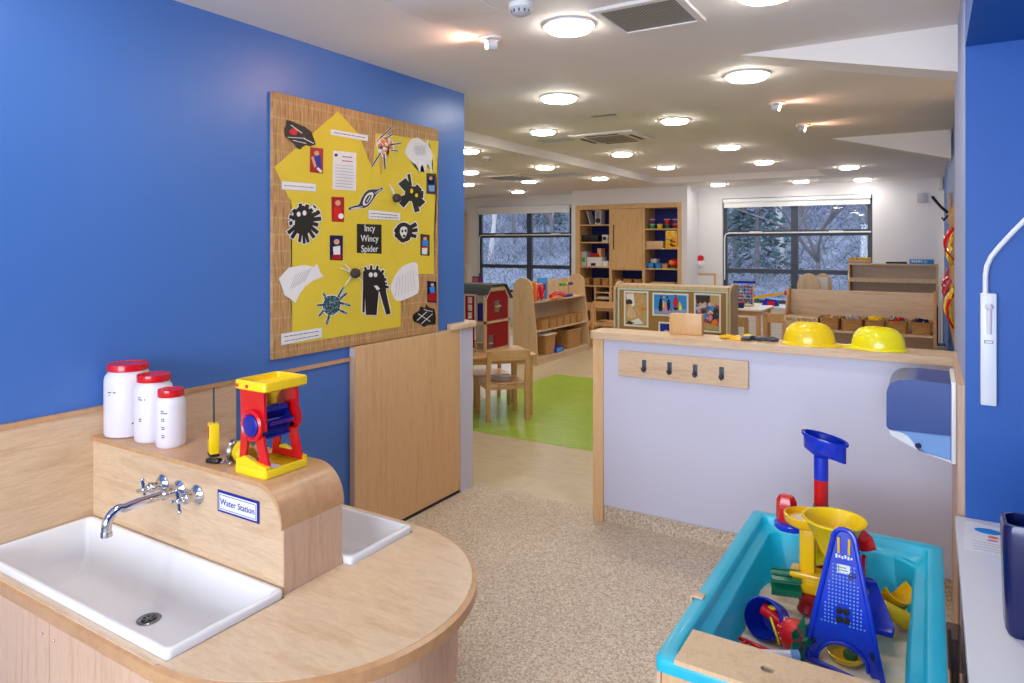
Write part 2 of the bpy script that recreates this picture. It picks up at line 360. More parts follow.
# far wall with two openings
R0,R1,L0,L1=-3.09,-.79,-8.22,-6.0
ZS,ZH=.62,2.40
m=M('white_wall')
for x0,x1 in ((-9.05,L0),(L1,R0),(R1,.3)): m.box((x0,12,0),(x1,12.2,2.6))
for x0,x1 in ((L0,L1),(R0,R1)): m.box((x0,12,0),(x1,12.2,ZS)); m.box((x0,12,ZH),(x1,12.2,2.6))
struct(m,'wall_far')
# storage wall projection
m=M('white_wall'); CX0,CX1,CZT=ay(575.5,240,11.355).x-.004,ay(681,240,11.355).x+.004,ay(630,204,11.355).z+.004; m.box((CX0-.07,11.37,0),(CX0,11.995,2.6)); m.box((CX1,11.37,0),(CX1+.10,11.995,2.6)); m.box((CX0,11.37,CZT),(CX1,11.995,2.6)); struct(m,'wall_cupboard_surround')
# windows
def window(idx,x0,x1,mx):
    t=M('dgrey'); y0,y1=12.06,12.12
    zb,zt=ZS,ZH-.02
    t.box((x0,y0,zb),(x0+.07,y1,zt)); t.box((x1-.07,y0,zb),(x1,y1,zt)); t.box((x0,y0,zt-.07),(x1,y1,zt)); t.box((x0,y0,zb),(x1,y1,zb+.06))
    t.box((mx-.055,y0-.01,zb),(mx+.055,y1,zt))
    for z,h in ((1.80,.10),(1.16,.075)): t.box((x0,y0-.005,z-h/2),(x1,y1,z+h/2))
    w=t.build('window_%d'%idx); w['kind']='structure'
    for xa,xb in ((x0+.07,mx-.055),(mx+.055,x1-.07)):
        for za,zb2 in ((zb+.06,1.1225),(1.1975,1.75),(1.85,zt-.07)):
            g=M('glass'); g.box((xa+.001,12.088,za+.001),(xb-.001,12.092,zb2-.001)); g.build('pane',w,world=True)
    s=M('white_pl'); s.box((x0,11.93,ZS-.03),(x1,12.06,ZS-.001)); s.build('window_sill',w,world=True)
    r=M('white_pl'); q=12.03
    r.tube([(x0+.03,q,1.0),(x0+.03,q,1.73),(x0+.05,q,1.785),(x0+.1,q,1.805),(x1-.02,q,1.805)],.012); 
    for xx in (x0+.55,mx+.62): r.box((xx-.1,q-.02,1.795),(xx+.1,q+.02,1.83))
    r.build('window_opener',w,world=True)
    return w
window(1,R0,R1,-1.93); window(2,L0,L1,-6.98)
for nm,x0,x1,lb in (('r',R0,R1,'white roller blind rolled up above the right-hand window'),('l',L0,L1,'white roller blind rolled up above the left-hand window')):
    t=thing('roller_blind',lb,'blind',((x0+x1)/2,12.02,2.2),0,'rolled up roller blinds')
    a=M('white_pl'); a.box((x0+.02,11.955,2.33),(x1-.02,12.05,2.385)); a.build('headbox',t,world=True)
    a=M('white_pl'); a.box((x0+.03,11.985,2.25),(x1-.03,11.99,2.33)); a.box((x0+.03,11.98,2.24),(x1-.03,11.995,2.255)); a.build('blind_fabric',t,world=True)
# low partition wall
PY=3.66
m=M('lav'); m.box((-1.62,PY,.10),(.10,3.80,1.058)); hw=struct(m,'wall_low_partition')
hw['label']='low pale lavender partition with maple top dividing the two rooms'
m=M('maple_z'); m.box((-1.685,3.648,0),(-1.621,3.815,1.058)); m.build('end_post',hw,world=True,bevel=.003)
m=M('speck'); m.box((-1.62,PY+.004,0),(.10,3.80,.093)); m.build('coved_skirting',hw,world=True)
m=M('lgrey'); m.box((-1.62,PY-.004,.093),(.10,PY+.01,.10)); m.build('skirting_trim',hw,world=True)
m=M('maple_x'); pl=[(.10,3.622)]+[(.10,3.845)]+arc((-1.66,3.80),.045,PI/2,PI,5)+arc((-1.66,3.667),.045,PI,1.5*PI,5)
m.prism([(x,y,1.0585) for x,y in pl],(0,0,.04)); m.build('counter_top',hw,world=True,bevel=.012)
# cladding on the right wall
m=M('pink_wood'); m.box((.078,2.925,0),(.0995,3.655,1.10)); cl=m.build('trim_3'); cl['kind']='structure'
# gate stub with cap
m=M('lav'); m.box((LW+.001,3.60,.0),(LW+.045,3.735,1.055)); m.box((LW-.15,3.701,0),(LW,3.735,1.055)); st=struct(m,'wall_low_stub')
m=M('maple_x'); m.prism([(x,y,1.057) for x,y in [(LW+.002,3.50),(LW+.05,3.50),(LW+.07,3.53),(LW+.07,3.74),(LW+.04,3.775),(LW-.12,3.775),(LW-.15,3.74),(LW-.15,3.703),(LW+.002,3.703)]],(0,0,.04)); m.build('counter_top',st,world=True,bevel=.01)
# dado rail + upstand + left skirting
m=M('edge'); m.box((LW,-1.0,.985),(LW+.014,2.66,1.003)); r=m.build('trim_4'); r['kind']='structure'
m=M('maple_y'); m.box((LW,-1.0,.60),(LW+.010,1.95,.985)); r=m.build('trim_5'); r['kind']='structure'
# ---- folded gate
g=thing('low_gate','tall plain maple gate panel standing folded against the blue wall','gate',(LW+.03,3.1,0))
m=M('maple_z'); m.box((LW+.004,2.66,.02),(LW+.040,3.598,1.06)); m.build('panel',g,world=True,bevel=.002)
m=M('pink_wood'); m.box((LW+.004,2.650,.02),(LW+.040,2.6595,1.06)); m.build('edge_strip',g,world=True)
m=M('lgrey'); m.box((LW+.008,2.645,1.01),(LW+.036,2.650,1.05)); m.build('latch_plate',g,world=True)
m=M('black'); m.box((LW+.008,2.66,.0),(LW+.036,3.598,.019)); m.build('floor_seal',g,world=True)

# ================================================================ CEILING FITTINGS
coff=lambda x,y: cx0<x<cx1 and cy0<y<cy1
Lpx=[(569,26),(747,77),(559,99),(543,132),(675,121),(622,154),(729,147),(545,167),(666,167),(764,162),(849,167),(600,178),(529,181),(518,191),(718,184),(801,181),(863,179),(468,151),(470,172),(467,184)]
spots=[]
for i,p in enumerate(Lpx):
    w=az(p[0],p[1]+(4 if i==0 else 1.5),2.575)
    if coff(w.x,w.y): w=az(p[0],p[1]+1.5,2.675); spots.append((w.x,w.y,2.70))
    else: spots.append((w.x,w.y,2.6))
spots+=[(-.55,2.80,2.6),(-2.0,1.0,2.6),(-.7,.9,2.6),(-2.0,-.9,2.6),(-.7,-.9,2.6)]
desc=['nearest fully visible round ceiling light beside the square vent','round ceiling light nearest the right-hand wall in the near row','round ceiling light left of the near right one, in front of the blue wall end',
'left lamp of the pair just before the cassette air unit','right lamp of the pair just before the cassette air unit','round light on the raised ceiling directly behind the cassette air unit','round light on the raised ceiling right of the cassette unit, above the hatch of lamps',
'round light just left of the raised ceiling edge, behind the near pair','round light in the middle of the raised ceiling near its far end','round light at the right of the raised ceiling near its far end','round light under the far sloping beam, right of the raised ceiling',
'round light in front of the tall cupboard wall','round light beside the far air unit','farthest round light, in front of the left-hand window','leftmost of the three round lights over the right-hand window','middle of the three round lights over the right-hand window','rightmost of the three round lights over the right-hand window',
'highest of the three round lights peeping past the blue wall end','middle of the three round lights peeping past the blue wall end','lowest of the three round lights peeping past the blue wall end','round ceiling light cut by the top edge above the partition',
None,None,None,None]
proto=None
for (x,y,z),lb in zip(spots,desc):
    if proto is None:
        t=thing('ceiling_light',lb,'ceiling light',(x,y,z-.05),0,'round flush ceiling lights'); proto=t
        a=M('white_pl'); a.lathe([(.126,.0495),(.129,.046),(.129,.040),(.120,.038),(.113,.038),(.113,.0495)],(0,0,0),32); a.build('rim',t)
        t.scale=(.9,.9,1)
        a=M('diffuser'); a.lathe([(.112,.0485),(.112,.028),(.102,.020),(.06,.016),(.002,.015)],(0,0,0),24); a.build('diffuser',t)
    else:
        c=copy_tree(proto,loc=(x,y,z-.05)); c.scale=(1,1,1); c['label']=lb or 'round ceiling light outside the picture, over the near end of the room'
# eyeball spots
def spot(px,py,label,aim,group='small halogen eyeball spots'):
    w=az(px,py,2.6); t=thing('spotlight',label,'spotlight',(w.x,w.y,2.56),0,group)
    a=M('white_pl'); a.lathe([(.055,.0395),(.055,.034),(.045,.030),(.038,.030),(.038,.0395)],(0,0,0),20); a.build('rim',t)
    d=Vector(aim).normalized()
    a=M('lgrey'); a.lathe([(.028,-.012),(.030,.02),(.024,.034),(.006,.034)],Vector((0,0,.010))-d*.02,16,d,cap=False); a.build('lamp_housing',t)
    a=M('halogen'); a.lathe([(.002,.030),(.020,.030),(.021,.034),(.002,.036)],Vector((0,0,.010))-d*.012,12,d); a.build('bulb',t)
    l=bpy.data.lights.new('spot_lamp','SPOT'); l.energy=5; l.color=(1,.58,.42); l.spot_size=math.radians(120); l.spot_blend=.8; l.shadow_soft_size=.02
    o=bpy.data.objects.new('spot_lamp',l); COL.objects.link(o); o.parent=t; o.location=Vector((0,0,.006))+d*.03; o.rotation_euler=d.to_track_quat('-Z','Y').to_euler()
spot(490,38,'lit eyeball spotlight tilted towards the blue wall',(-1,-.8,-.16))
spot(777,103,'nearer of two lit spotlights right of the ceiling lights',(1,.1,-.3))
spot(803,125,'farther of two lit spotlights right of the ceiling lights',(1,.1,-.3))
# vents
def sq(m,c,w,d,z0,z1): m.box((c[0]-w/2,c[1]-d/2,z0),(c[0]+w/2,c[1]+d/2,z1))
t=thing('ceiling_vent','large square grey perforated vent grille in the near ceiling','ceiling vent',(-1.045,2.84,2.585))
a=M('ceil'); 
for lo,hi in (((-.195,-.19,0),(.195,-.16,.0145)),((-.195,.16,0),(.195,.19,.0145)),((-.195,-.16,0),(-.165,.16,.0145)),((.165,-.16,0),(.195,.16,.0145))): a.box(lo,hi)
a.build('frame',t)
a=M('grille'); a.box((-.165,-.16,.006),(.165,.16,.0145)); a.build('perforated_panel',t)
def cassette(px,py,z,label,s):
    w=az(px,py,z); t=thing('air_conditioner',label,'air conditioner',(w.x,w.y,z-.02),0,'cassette air units')
    a=M('ceil'); a.box((-s/2,-s/2,0),(s/2,s/2,.0195),.006); a.build('panel',t)
    a=M('grille'); a.box((-s*.29,-s*.29,-.004),(s*.29,s*.29,-.0005)); a.build('intake_grille',t)
    for k in range(4):
        a=M('black'); a.T=Matrix.Rotation(k*PI/2,4,'Z'); a.box((-s*.26,s*.355,-.003),(s*.26,s*.42,-.0003)); a.build('air_slot',t)
cassette(612,137,2.7,'square cassette air unit set in the raised ceiling',.68)
cassette(512,177,2.6,'far cassette air unit seen edge on above the left-hand window',.68)
def hatch(name,cat,px,py,z,w,d,mat,label,th=.006,group=None):
    q=az(px,py,z); a=M(mat); a.box((q.x-w/2,q.y-d/2,z-th),(q.x+w/2,q.y+d/2,z-.0005),.002); return tag(a.build(name),label,cat,group)
hatch('access_hatch','hatch',440,4,2.6,.34,.36,'ceil','flush square hatch in the ceiling above the display board')
hatch('ceiling_vent','ceiling vent',600,114,2.7,.22,.20,'grey','small flat beige vent before the cassette air unit',.004)
hatch('ceiling_panel','panel',557,140,2.7,.42,.22,'ppanel','pale blue panel left of the near cassette unit',.003,'pale blue panels by the air units')
hatch('ceiling_panel','panel',560,175,2.6,.62,.45,'ppanel','pale blue panel right of the far cassette unit',.003,'pale blue panels by the air units')
def detector(px,py,z,s,label):
    w=az(px,py,z); t=thing('smoke_detector',label,'smoke detector',(w.x,w.y,z-.05*s),0,'ceiling detectors')
    a=M('white_pl'); a.lathe([(.05*s,.0495*s),(.052*s,.03*s),(.045*s,.025*s)],(0,0,0),20); a.build('mount',t)
    a=M('lgrey'); a.lathe([(.038*s,.026*s),(.036*s,.008*s),(.02*s,0),(.003*s,-.001*s)],(0,0,0),20)
    for k in range(10): 
        an=2*PI*k/10; a.mat('dgrey'); a.box((.036*s*math.cos(an)-.003,.036*s*math.sin(an)-.003,.01*s),(.036*s*math.cos(an)+.003,.036*s*math.sin(an)+.003,.022*s))
    a.build('sensor_head',t)
detector(521,4,2.6,1.0,'white smoke detector at the top edge beside the nearest light')
detector(487,157,2.6,1.0,'small far smoke detector left of the raised ceiling')

# ================================================================ SINK UNIT
WT=.588
un=thing('water_station_unit','maple water play counter with two inset sinks and rounded end','sink unit',(-1.8,1.43,0))
# worktop with holes (built of strips so the sinks drop in)
S1=(-2.625,.979,-1.584,1.337); S2=(-2.625,1.576,-1.562,1.880)
m=M('top')
z0,z1=WT-.035,WT
for lo,hi in (((LW+.0105,.958),(-1.595,S1[1])),((LW+.0105,S1[3]),(-1.595,S2[1])),((LW+.0105,S2[3]),(-1.595,1.936)),((LW+.0105,S1[1]),(S1[0],S1[3])),((LW+.0105,S2[1]),(S2[0],S2[3]))):
    m.box((lo[0],lo[1],z0),(hi[0],hi[1],z1))
# end D
cxn,cyn,rr=-1.595,1.447,.482
P=[(cxn,cyn-rr+.0)]+[(cxn+rr*math.sin(a),cyn-rr*math.cos(a)) for a in [PI*i/36 for i in range(1,36)]]+[(cxn,cyn+rr)]
D=P+[(-1.595,S2[3]),(S2[2],S2[3]),(S2[2],S2[1]),(-1.595,S2[1]),(-1.595,S1[3]),(S1[2],S1[3]),(S1[2],S1[1]),(-1.595,S1[1])]
m.prism([(x,y,z0) for x,y in D],(0,0,z1-z0)); m.build('worktop',un,world=True)
m=M('edge')
def ring(d): return [(cxn,cyn-rr-d)]+[(cxn+(rr+d)*math.sin(a),cyn-(rr+d)*math.cos(a)) for a in [PI*i/36 for i in range(1,36)]]+[(cxn,cyn+rr+d)]
o1=[(LW+.011,cyn-rr-.016)]+ring(.016)+[(LW+.011,cyn+rr+.016)]; i1=[(LW+.011,cyn-rr-.0005)]+ring(.0005)+[(LW+.011,cyn+rr+.0005)]
prof=[(0,z1-.001),(1,z1-.006),(1,z1-.036),(.6,z1-.042),(0,z1-.042)]
rings=[[ (i1[k][0]+(o1[k][0]-i1[k][0])*u,i1[k][1]+(o1[k][1]-i1[k][1])*u,z) for u,z in prof] for k in range(len(o1))]
m.loft(rings); m.build('lipping',un,world=True)
# cabinet
m=M('maple_z'); 
m.box((LW+.011,.975,.08),(-1.60,1.90,WT-.20)); m.box((LW+.011,.975,WT-.2),(-1.60,.982,z0)); m.box((-1.60,1.03,.0),(-1.56,1.83,z0)); m.build('cabinet_body',un,world=True)
m=M('black'); m.box((LW+.02,1.0,0),(-1.61,1.85,.08)); m.build('plinth',un,world=True)
for k,(xa,xb) in enumerate(((-2.60,-2.11),(-2.105,-1.60))):
    d=M('pink_wood'); d.box((xa,.957,.09),(xb,.974,z0-.012)); dd=d.build('door',un,world=True,bevel=.002)
    s=M('chrome'); s.ball(((xb-.03) if k==0 else (xa+.03),.955,z0-.05),.004,8); s.build('screw_cap',dd,world=True)
m=M('pink_wood'); pts=[(cxn+.0,cyn-.44)]+[(cxn+.44*math.sin(a),cyn-.44*math.cos(a)) for a in [PI*i/24 for i in range(1,24)]]+[(cxn,cyn+.44)]
m.prism([(x,y,.33) for x,y in pts],(0,0,z0-.331)); m.build('apron',un,world=True)
m=M('pink_wood'); pts=[(cxn,cyn-.3)]+[(cxn+.3*math.sin(a),cyn-.3*math.cos(a)) for a in [PI*i/24 for i in range(1,24)]]+[(cxn,cyn+.3)]
m.prism([(x,y,.0) for x,y in pts],(0,0,.329)); m.build('pedestal',un,world=True)
# divider
dv=M('maple_x')
x1=-1.600; r=.11; zt=.884; y0,y1=1.342,1.572
prof=[(LW+.011,WT+.001),(x1,WT+.001)]+[(x1-r+r*math.cos(a),zt-r+r*math.sin(a)) for a in [PI/2*i/10 for i in range(0,11)]]+[(LW+.011,zt)]
dv.prism([(x,y0,z) for x,z in prof],(0,y1-y0,0)); dvo=dv.build('divider',un,world=True)
m=M('edge'); t_=.016
outer=[(x1+.004,WT+.19)]+[(x1+.004-(r+.0)+(r)*math.cos(a),zt+t_-r+r*math.sin(a)) for a in [PI/2*i/12 for i in range(0,13)]]+[(LW+.011,zt+t_)]
inner=[(x1+.0005,WT+.19)]+[(x1+.0005-r+r*math.cos(a),zt+.0005-r+r*math.sin(a)) for a in [PI/2*i/12 for i in range(0,13)]]+[(LW+.011,zt+.0005)]
m.loft([[(o[0],y0-.008,o[1]),(o[0],y1+.008,o[1]),(i[0],y1+.008,i[1]),(i[0],y0-.008,i[1])] for o,i in zip(outer,inner)]); m.build('divider_cap',un,world=True,bevel=.004,smooth=50)
m=M('pink_wood'); m.box((x1+.0003,y0+.001,WT+.001),(x1+.004,y1-.001,WT+.19)); m.build('divider_end_panel',un,world=True)
# sinks
def sink(S,label,depth,drain):
    x0,y0,x1_,y1_=S; t=thing('sink',label,'sink',((x0+x1_)/2,(y0+y1_)/2,WT),0,'white inset sinks')
    cx,cy=(x0+x1_)/2,(y0+y1_)/2; hx,hy=(x1_-x0)/2,(y1_-y0)/2
    def rr_(dx,r,z): return [(x,y,z) for x,y in rrect(-hx+dx,-hy+dx,hx-dx,hy-dx,r)]
    a=M('white_ceramic'); 
    rg=[rr_(.004,.012,-depth-.012),rr_(.002,.014,0),rr_(.0005,.016,.017),rr_(.003,.016,.023),rr_(.014,.016,.024),rr_(.020,.02,.018),rr_(.030,.028,-depth*.6),rr_(.045,.035,-depth+.012),rr_(.07,.04,-depth)]
    a.loft(rg); a.build('basin',t,smooth=60)
    if drain:
        dx,dy=drain[0]-cx,drain[1]-cy
        a=M('steel'); a.lathe([(.034,0),(.036,.002),(.033,.004),(.024,.002),(.022,.0005)],(dx,dy,-depth+.0005),24); wst=a.build('waste',t)
        a=M('black'); a.lathe([(.0215,.0),(.0215,.0012)],(dx,dy,-depth+.0012),20); a.build('drain_hole',wst)
        a=M('steel')
        for k in range(3): a.T=Matrix.Translation((dx,dy,-depth+.003))@Matrix.Rotation(k*PI/3,4,'Z'); a.box((-.021,-.002,0),(.021,.002,.0015))
        a.build('drain_cross',wst)
    return t
sink(S1,'large white rectangular sink in front of the wooden divider',.155,(-2.08,1.228))
sink(S2,'white sink behind the wooden divider, mostly hidden',.12,(-2.1,1.70))
# water station sign
t=thing('water_station_sign','small framed sign reading Water Station on the divider face','sign',(-1.798,1.341,.803))
a=M('dblu'); a.box((-.097,-.003,-.030),(.097,0,.036)); a.build('border',t)
a=M('white_pl'); a.box((-.089,-.0045,-.023),(.089,-.003,.029)); pl_=a.build('face',t)
a=M('dblu')
for lo,hi in (((-.085,-.0052,-.019),(.085,-.0045,-.0175)),((-.085,-.0052,.0235),(.085,-.0045,.025)),((-.085,-.0052,-.019),(-.0835,-.0045,.025)),((.0835,-.0052,-.019),(.085,-.0045,.025))): a.box(lo,hi)
a.build('keyline',t)
text('Water Station',.028,'dblu','lettering',t,Matrix.Translation((0,-.0050,.003))@RX())
# taps
fy=1.3415
t=thing('wall_tap','chrome wall mounted tap with swan spout and cross handles','tap',(-2.10,fy,.77))
def rel(x,y,z): return (x+2.10,y-fy,z-.78)
a=M('chrome'); sx=-2.095
a.lathe([(.030,0),(.030,.004),(.022,.010),(.017,.014),(.015,.045),(.019,.047),(.019,.062),(.013,.066)],rel(sx,fy,.812),20,(0,-1,0)); a.build('spout_mount',t)
a=M('chrome'); pts=[(sx,fy-.05,.812),(sx-.004,fy-.14,.812),(sx-.006,fy-.18,.808)]+[(sx-.008,fy-.18-.05*math.sin(b),.766+.046*math.cos(b)) for b in [PI/2*i/8 for i in range(1,9)]]+[(sx-.008,fy-.23,.745)]
a.tube([rel(*p) for p in pts],.0142,14); a.lathe([(.0162,0),(.0162,.012)],rel(sx-.008,fy-.23,.739),14); a.build('spout',t)
a=M('chrome'); a.cyl(rel(sx-.092,fy-.012,.812),rel(sx+.092,fy-.012,.812),.008); a.build('connecting_pipe',t)
for s in (-1,1):
    hx=sx+.094*s
    a=M('chrome'); a.lathe([(.032,0),(.032,.004),(.024,.012),(.016,.016),(.014,.035),(.018,.037),(.018,.046),(.011,.052),(.009,.062)],rel(hx,fy,.812),20,(0,-1,0)); v=a.build('valve',t)
    a=M('chrome'); c=Vector(rel(hx,fy-.066,.812)); a.ball(c,.010,12)
    for k in range(4):
        an=k*PI/2+.25; d=Vector((math.cos(an),0,math.sin(an))); a.cyl(c,c+d*.032,.0045,.0055,8); a.ball(c+d*.033,.0065,8)
    a.build('cross_handle',t)

# ---- jars
def jar(px,y,r,h,label,marks):
    w=Vector((px,y,.9005)); t=thing('storage_jar',label,'jar',w,0,'white plastic jars with red lids')
    a=M('milk'); hb=h-.026
    a.lathe([(r*.9,0),(r*.97,.004),(r,.014),(r,hb*.86),(r*.95,hb*.93),(r*.84,hb*.975),(r*.84,hb),(r*.8,hb)],(0,0,0),32); b=a.build('body',t)
    a=M('red'); a.lathe([(r*.86,hb+.001),(r*.885,hb+.003),(r*.885,h-.006),(r*.86,h),(r*.8,h),(r*.78,h-.002),(.002,h-.002)],(0,0,0),32); a.build('lid',t)
    a=M('black')
    for (ang,z,ln,th) in marks:
        n=max(2,int(ln/.006))
        for k in range(n):
            if random.random()<.10: continue
            an=ang+(k*.006)/r; an2=an+.0045/r
            p=[(1.003*r*math.cos(q),1.003*r*math.sin(q)) for q in (an,an2)]
            zz=z+random.uniform(-.0006,.0006); a.prism([(p[0][0],p[0][1],zz),(p[1][0],p[1][1],zz),(p[1][0],p[1][1],zz+th*1.3),(p[0][0],p[0][1],zz+th*1.3)],(-.001*math.cos(an),-.001*math.sin(an),0))
    a.build('printed_marks',t)
cdir=math.atan2(-1,1.78)   # towards the camera
jar(-2.548,1.425,.079,.262,'tallest white plastic jar with a red lid, nearest the wall',[(cdir-.95,.165,.04,.003),(cdir-.95,.155,.008,.003),(cdir+.15,.05,.03,.004)])
jar(-2.392,1.430,.063,.236,'middle sized white plastic jar with a red lid',[(cdir-.9,.16,.015,.003),(cdir-.9,.153,.035,.003),(cdir-.85,.085,.012,.003),(cdir-.85,.078,.016,.003)])
jar(-2.268,1.418,.048,.198,'smallest white plastic jar with a red lid, front of its row',[(cdir-.75,.127,.012,.003),(cdir-.75,.12,.026,.003)]+[(cdir-.7,z,.009,.003) for z in (.1,.094,.072,.066,.044,.038)])
# ---- walkie talkie
w=Vector((-2.040,1.425,.9005)); t=thing('toy_walkie_talkie','yellow toy walkie talkie with a long black aerial','toy walkie talkie',w,-.45)
a=M('yel'); a.box((-.026,-.015,.008),(.026,.015,.108),.004); b=a.build('body',t)
a=M('black'); a.box((-.026,-.015,0),(.026,.015,.009),.002); a.build('base',t)
a=M('red'); a.prism([(x,-.0165,z) for x,z in sm([(-.012,.098),(.012,.098),(.010,.064),(0,.056),(-.010,.064)],1)],(0,.0025,0)); a.build('button_panel',t)
a=M('black'); a.cyl((.008,0,.111),(.005,0,.225),.0035,.0025,8); a.build('aerial',t)
w=Vector((-1.965,1.378,.9005)); t=thing('toy_key_fob','small black toy key fob lying before the yellow walkie talkie','toy key',w,.3)
a=M('black'); a.box((-.028,-.012,0),(.02,.012,.014),.004); a.build('fob',t)
a=M('chrome'); a.torus((.028,0,.006),.009,.0015,(0,0,1),14,6); a.cyl((.03,0,.005),(.065,-.012,.003),.0018); a.ball((.068,-.013,.007),.0065,8); a.build('key_ring',t)
w=Vector((-1.895,1.430,.9005)); t=thing('toy_torch','yellow toy hand lamp with a silver reflector behind the mill','toy lamp',w,-.5)
a=M('yel'); a.lathe([(.014,-.05),(.030,-.045),(.033,-.01),(.030,.0),(.033,.01),(.030,.045),(.014,.05)],(.02,0,.034),20,(1,.1,0)); a.build('body',t)
a=M('steel'); a.lathe([(.028,0),(.034,.006),(.034,.016),(.028,.018),(.004,.010)],(-.018,-.02,.036),20,(-.5,-1,.1)); a.build('reflector',t)
a=M('grey'); a.torus((-.05,.02,.042),.02,.007,(1,.3,0),18,6)
a.build('handle_ring',t)
# ---- sand and water mill on divider
t=thing('water_wheel_toy','red and yellow toy water mill with a blue wheel on the divider','toy mill',(-1.764,1.437,.9005))
a=M('yel')
prof=[(-.078,-.083),(.078,-.083),(.078,.083),(-.078,.083)]
a.loft([[(x*k,y*k,z) for x,y in [(p[0],p[1]) for p in rrect(-.074,-.083,.074,.083,.012)]] for z,k in ((0,1),(.02,1),(.024,.96),(.024,.92),(.014,.9))]); 
for s in (-1,1): a.prism([(-.070,s*.070-.008,.02),(.070,s*.070-.008,.02),(.070,s*.070-.008,.034),(.03,s*.070-.008,.038),(-.03,s*.070-.008,.055),(-.070,s*.070-.008,.038)],(0,.016,0))
a.build('base_tray',t)
a=M('white_pl'); a.box((.03,-.055,.0245),(.065,-.020,.0255)); a.build('sticker',t)
for s in (-1,1):
    a=M('red'); y=s*.062-.006
    out=[(-.068,.022),(-.064,.13),(-.060,.19),(-.064,.258),(-.02,.258),(.02,.24),(.03,.258),(.045,.258),(.030,.225),(.036,.19),(.045,.175),(.052,.15),(.045,.12),(.022,.10),(.034,.075),(.058,.035),(.064,.022)]
    out=[(-.068,.022),(-.062,.13),(-.058,.19),(-.062,.258),(.035,.258),(.028,.225),(.040,.190),(.052,.160),(.050,.135),(.036,.112),(.028,.10),(.038,.07),(.068,.022),(.028,.022),(.012,.06),(-.012,.10),(-.03,.06),(-.04,.022)]
    
    for pc_ in ([(-.070,.022),(-.058,.16),(-.018,.16),(-.046,.022)],[(.070,.022),(.040,.12),(.0,.12),(.034,.022)],[(-.0601,.135),(-.066,.258),(.044,.258),(.0501,.135)],[(-.047,.022),(-.05,.045),(.04,.045),(.04,.022)]): qn=.0004*(len(pc_)+pc_[0][0]*10); a.prism([(x,y+qn,z) for x,z in pc_],(0,.012-2*qn,0))
    a.lathe([(.048,0),(.048,.010),(.040,.014),(.034,.010),(.034,0)],(.0,y if s<0 else y+.012,.150),28,(0,s,0)); a.build('side_frame',t,smooth=20)
    a=M('dblu'); a.lathe([(.033,.0),(.033,.013),(.028,.016),(.006,.014)],(.0,y if s<0 else y+.012,.150),24,(0,s,0)); a.build('axle_cap',t)
a=M('dblu'); a.cyl((0,-.05,.15),(0,.05,.15),.012)
for s in (-1,1): a.lathe([(.034,0),(.034,.003)],(0,s*.045-.0015,.15),20,(0,1,0))
for k in range(6):
    a.T=Matrix.Translation((0,0,.15))@Matrix.Rotation(k*PI/3,4,'Y'); a.prism([(.010,-.043,-.002),(.045,-.043,-.004),(.055,-.043,.008),(.050,-.043,.010),(.042,-.043,.001),(.010,-.043,.003)],(0,.086,0))
a.T=Matrix.Identity(4); a.build('paddle_wheel',t)
a=M('yel')
a.loft([[(x,y,z) for x,y in rrect(-.072*k,-.084*k,.072*k,.084*k,.012)] for z,k in ((.256,.94),(.260,1),(.282,1),(.286,.97),(.286,.9),(.268,.86),(.264,.3),(.264,.12))])
a.lathe([(.035,.258),(.018,.225),(.016,.205),(.012,.205),(.014,.225),(.03,.258)],(.0,0,0),16); a.build('hopper_tray',t)
a=M('red'); 
for x in (-.055,-.01): a.ball((x,-.0845,.270),.006,8)
a.build('rivet',t)
# ================================================================ DISPLAY BOARD
BX=LW+.022   # face of the mat
def b4(x,y): return (260+x/4.879,85+y/4.879)
def b5(x,y): return (260+x/4.553,215+y/4.553)
def wpt(p,x=None): return ax(p[0],p[1],x or BX)
t=thing('display_board','large bamboo matting display board with yellow paper on the blue wall','display board',(LW,2.78,1.06))
a=M('mat'); q0=ax(272.8,91.3,BX); q1=ax(438,330,BX)
BY0,BY1,BZ0,BZ1=q0.y,q1.y,1.065,q0.z
a.box((LW+.004,BY0,BZ0),(BX,BY1,BZ1)); a.build('bamboo_mat',t,world=True)
a=M('blue_wall'); a.box((LW+.0005,BY0-.002,BZ0+.0),(LW+.0038,BY1+.006,BZ1)); a.build('backing_board',t,world=True)
a=M('ypaper'); k=0
for poly in ([b4(380,128),b4(70,400),b4(145,560),b4(480,560),b4(560,440),b4(480,240)],[b4(150,540),b4(560,420),b5(640,-50),b5(640,508),b5(145,590),b5(145,0)],[b4(565,235),b4(870,275),b5(793,0),b5(790,268),b5(640,268),b4(540,560),b4(545,430)]):
    k+=1; a.prism([wpt(p,BX+.0004) for p in poly],(.0008+.0004*k,0,0))
a.build('yellow_backing_paper',t,world=True)
CNT=[0]
def art(name,label,cat,layers,group=None,x=None):
    """layers: (material, [polygons in photo px]) stacked outwards"""
    CNT[0]+=1
    x=x or BX+.0022+.0002*(CNT[0]%4)
    m=M(); k=0
    for mat,polys in layers:
        m.mat(mat)
        for n_,poly in enumerate(polys):
            m.prism([wpt(p,x+.0011*k) for p in poly],(.0009+.00003*n_,0,0))
        k+=1
    return tag(m.build(name,smooth=20),label,cat,group)
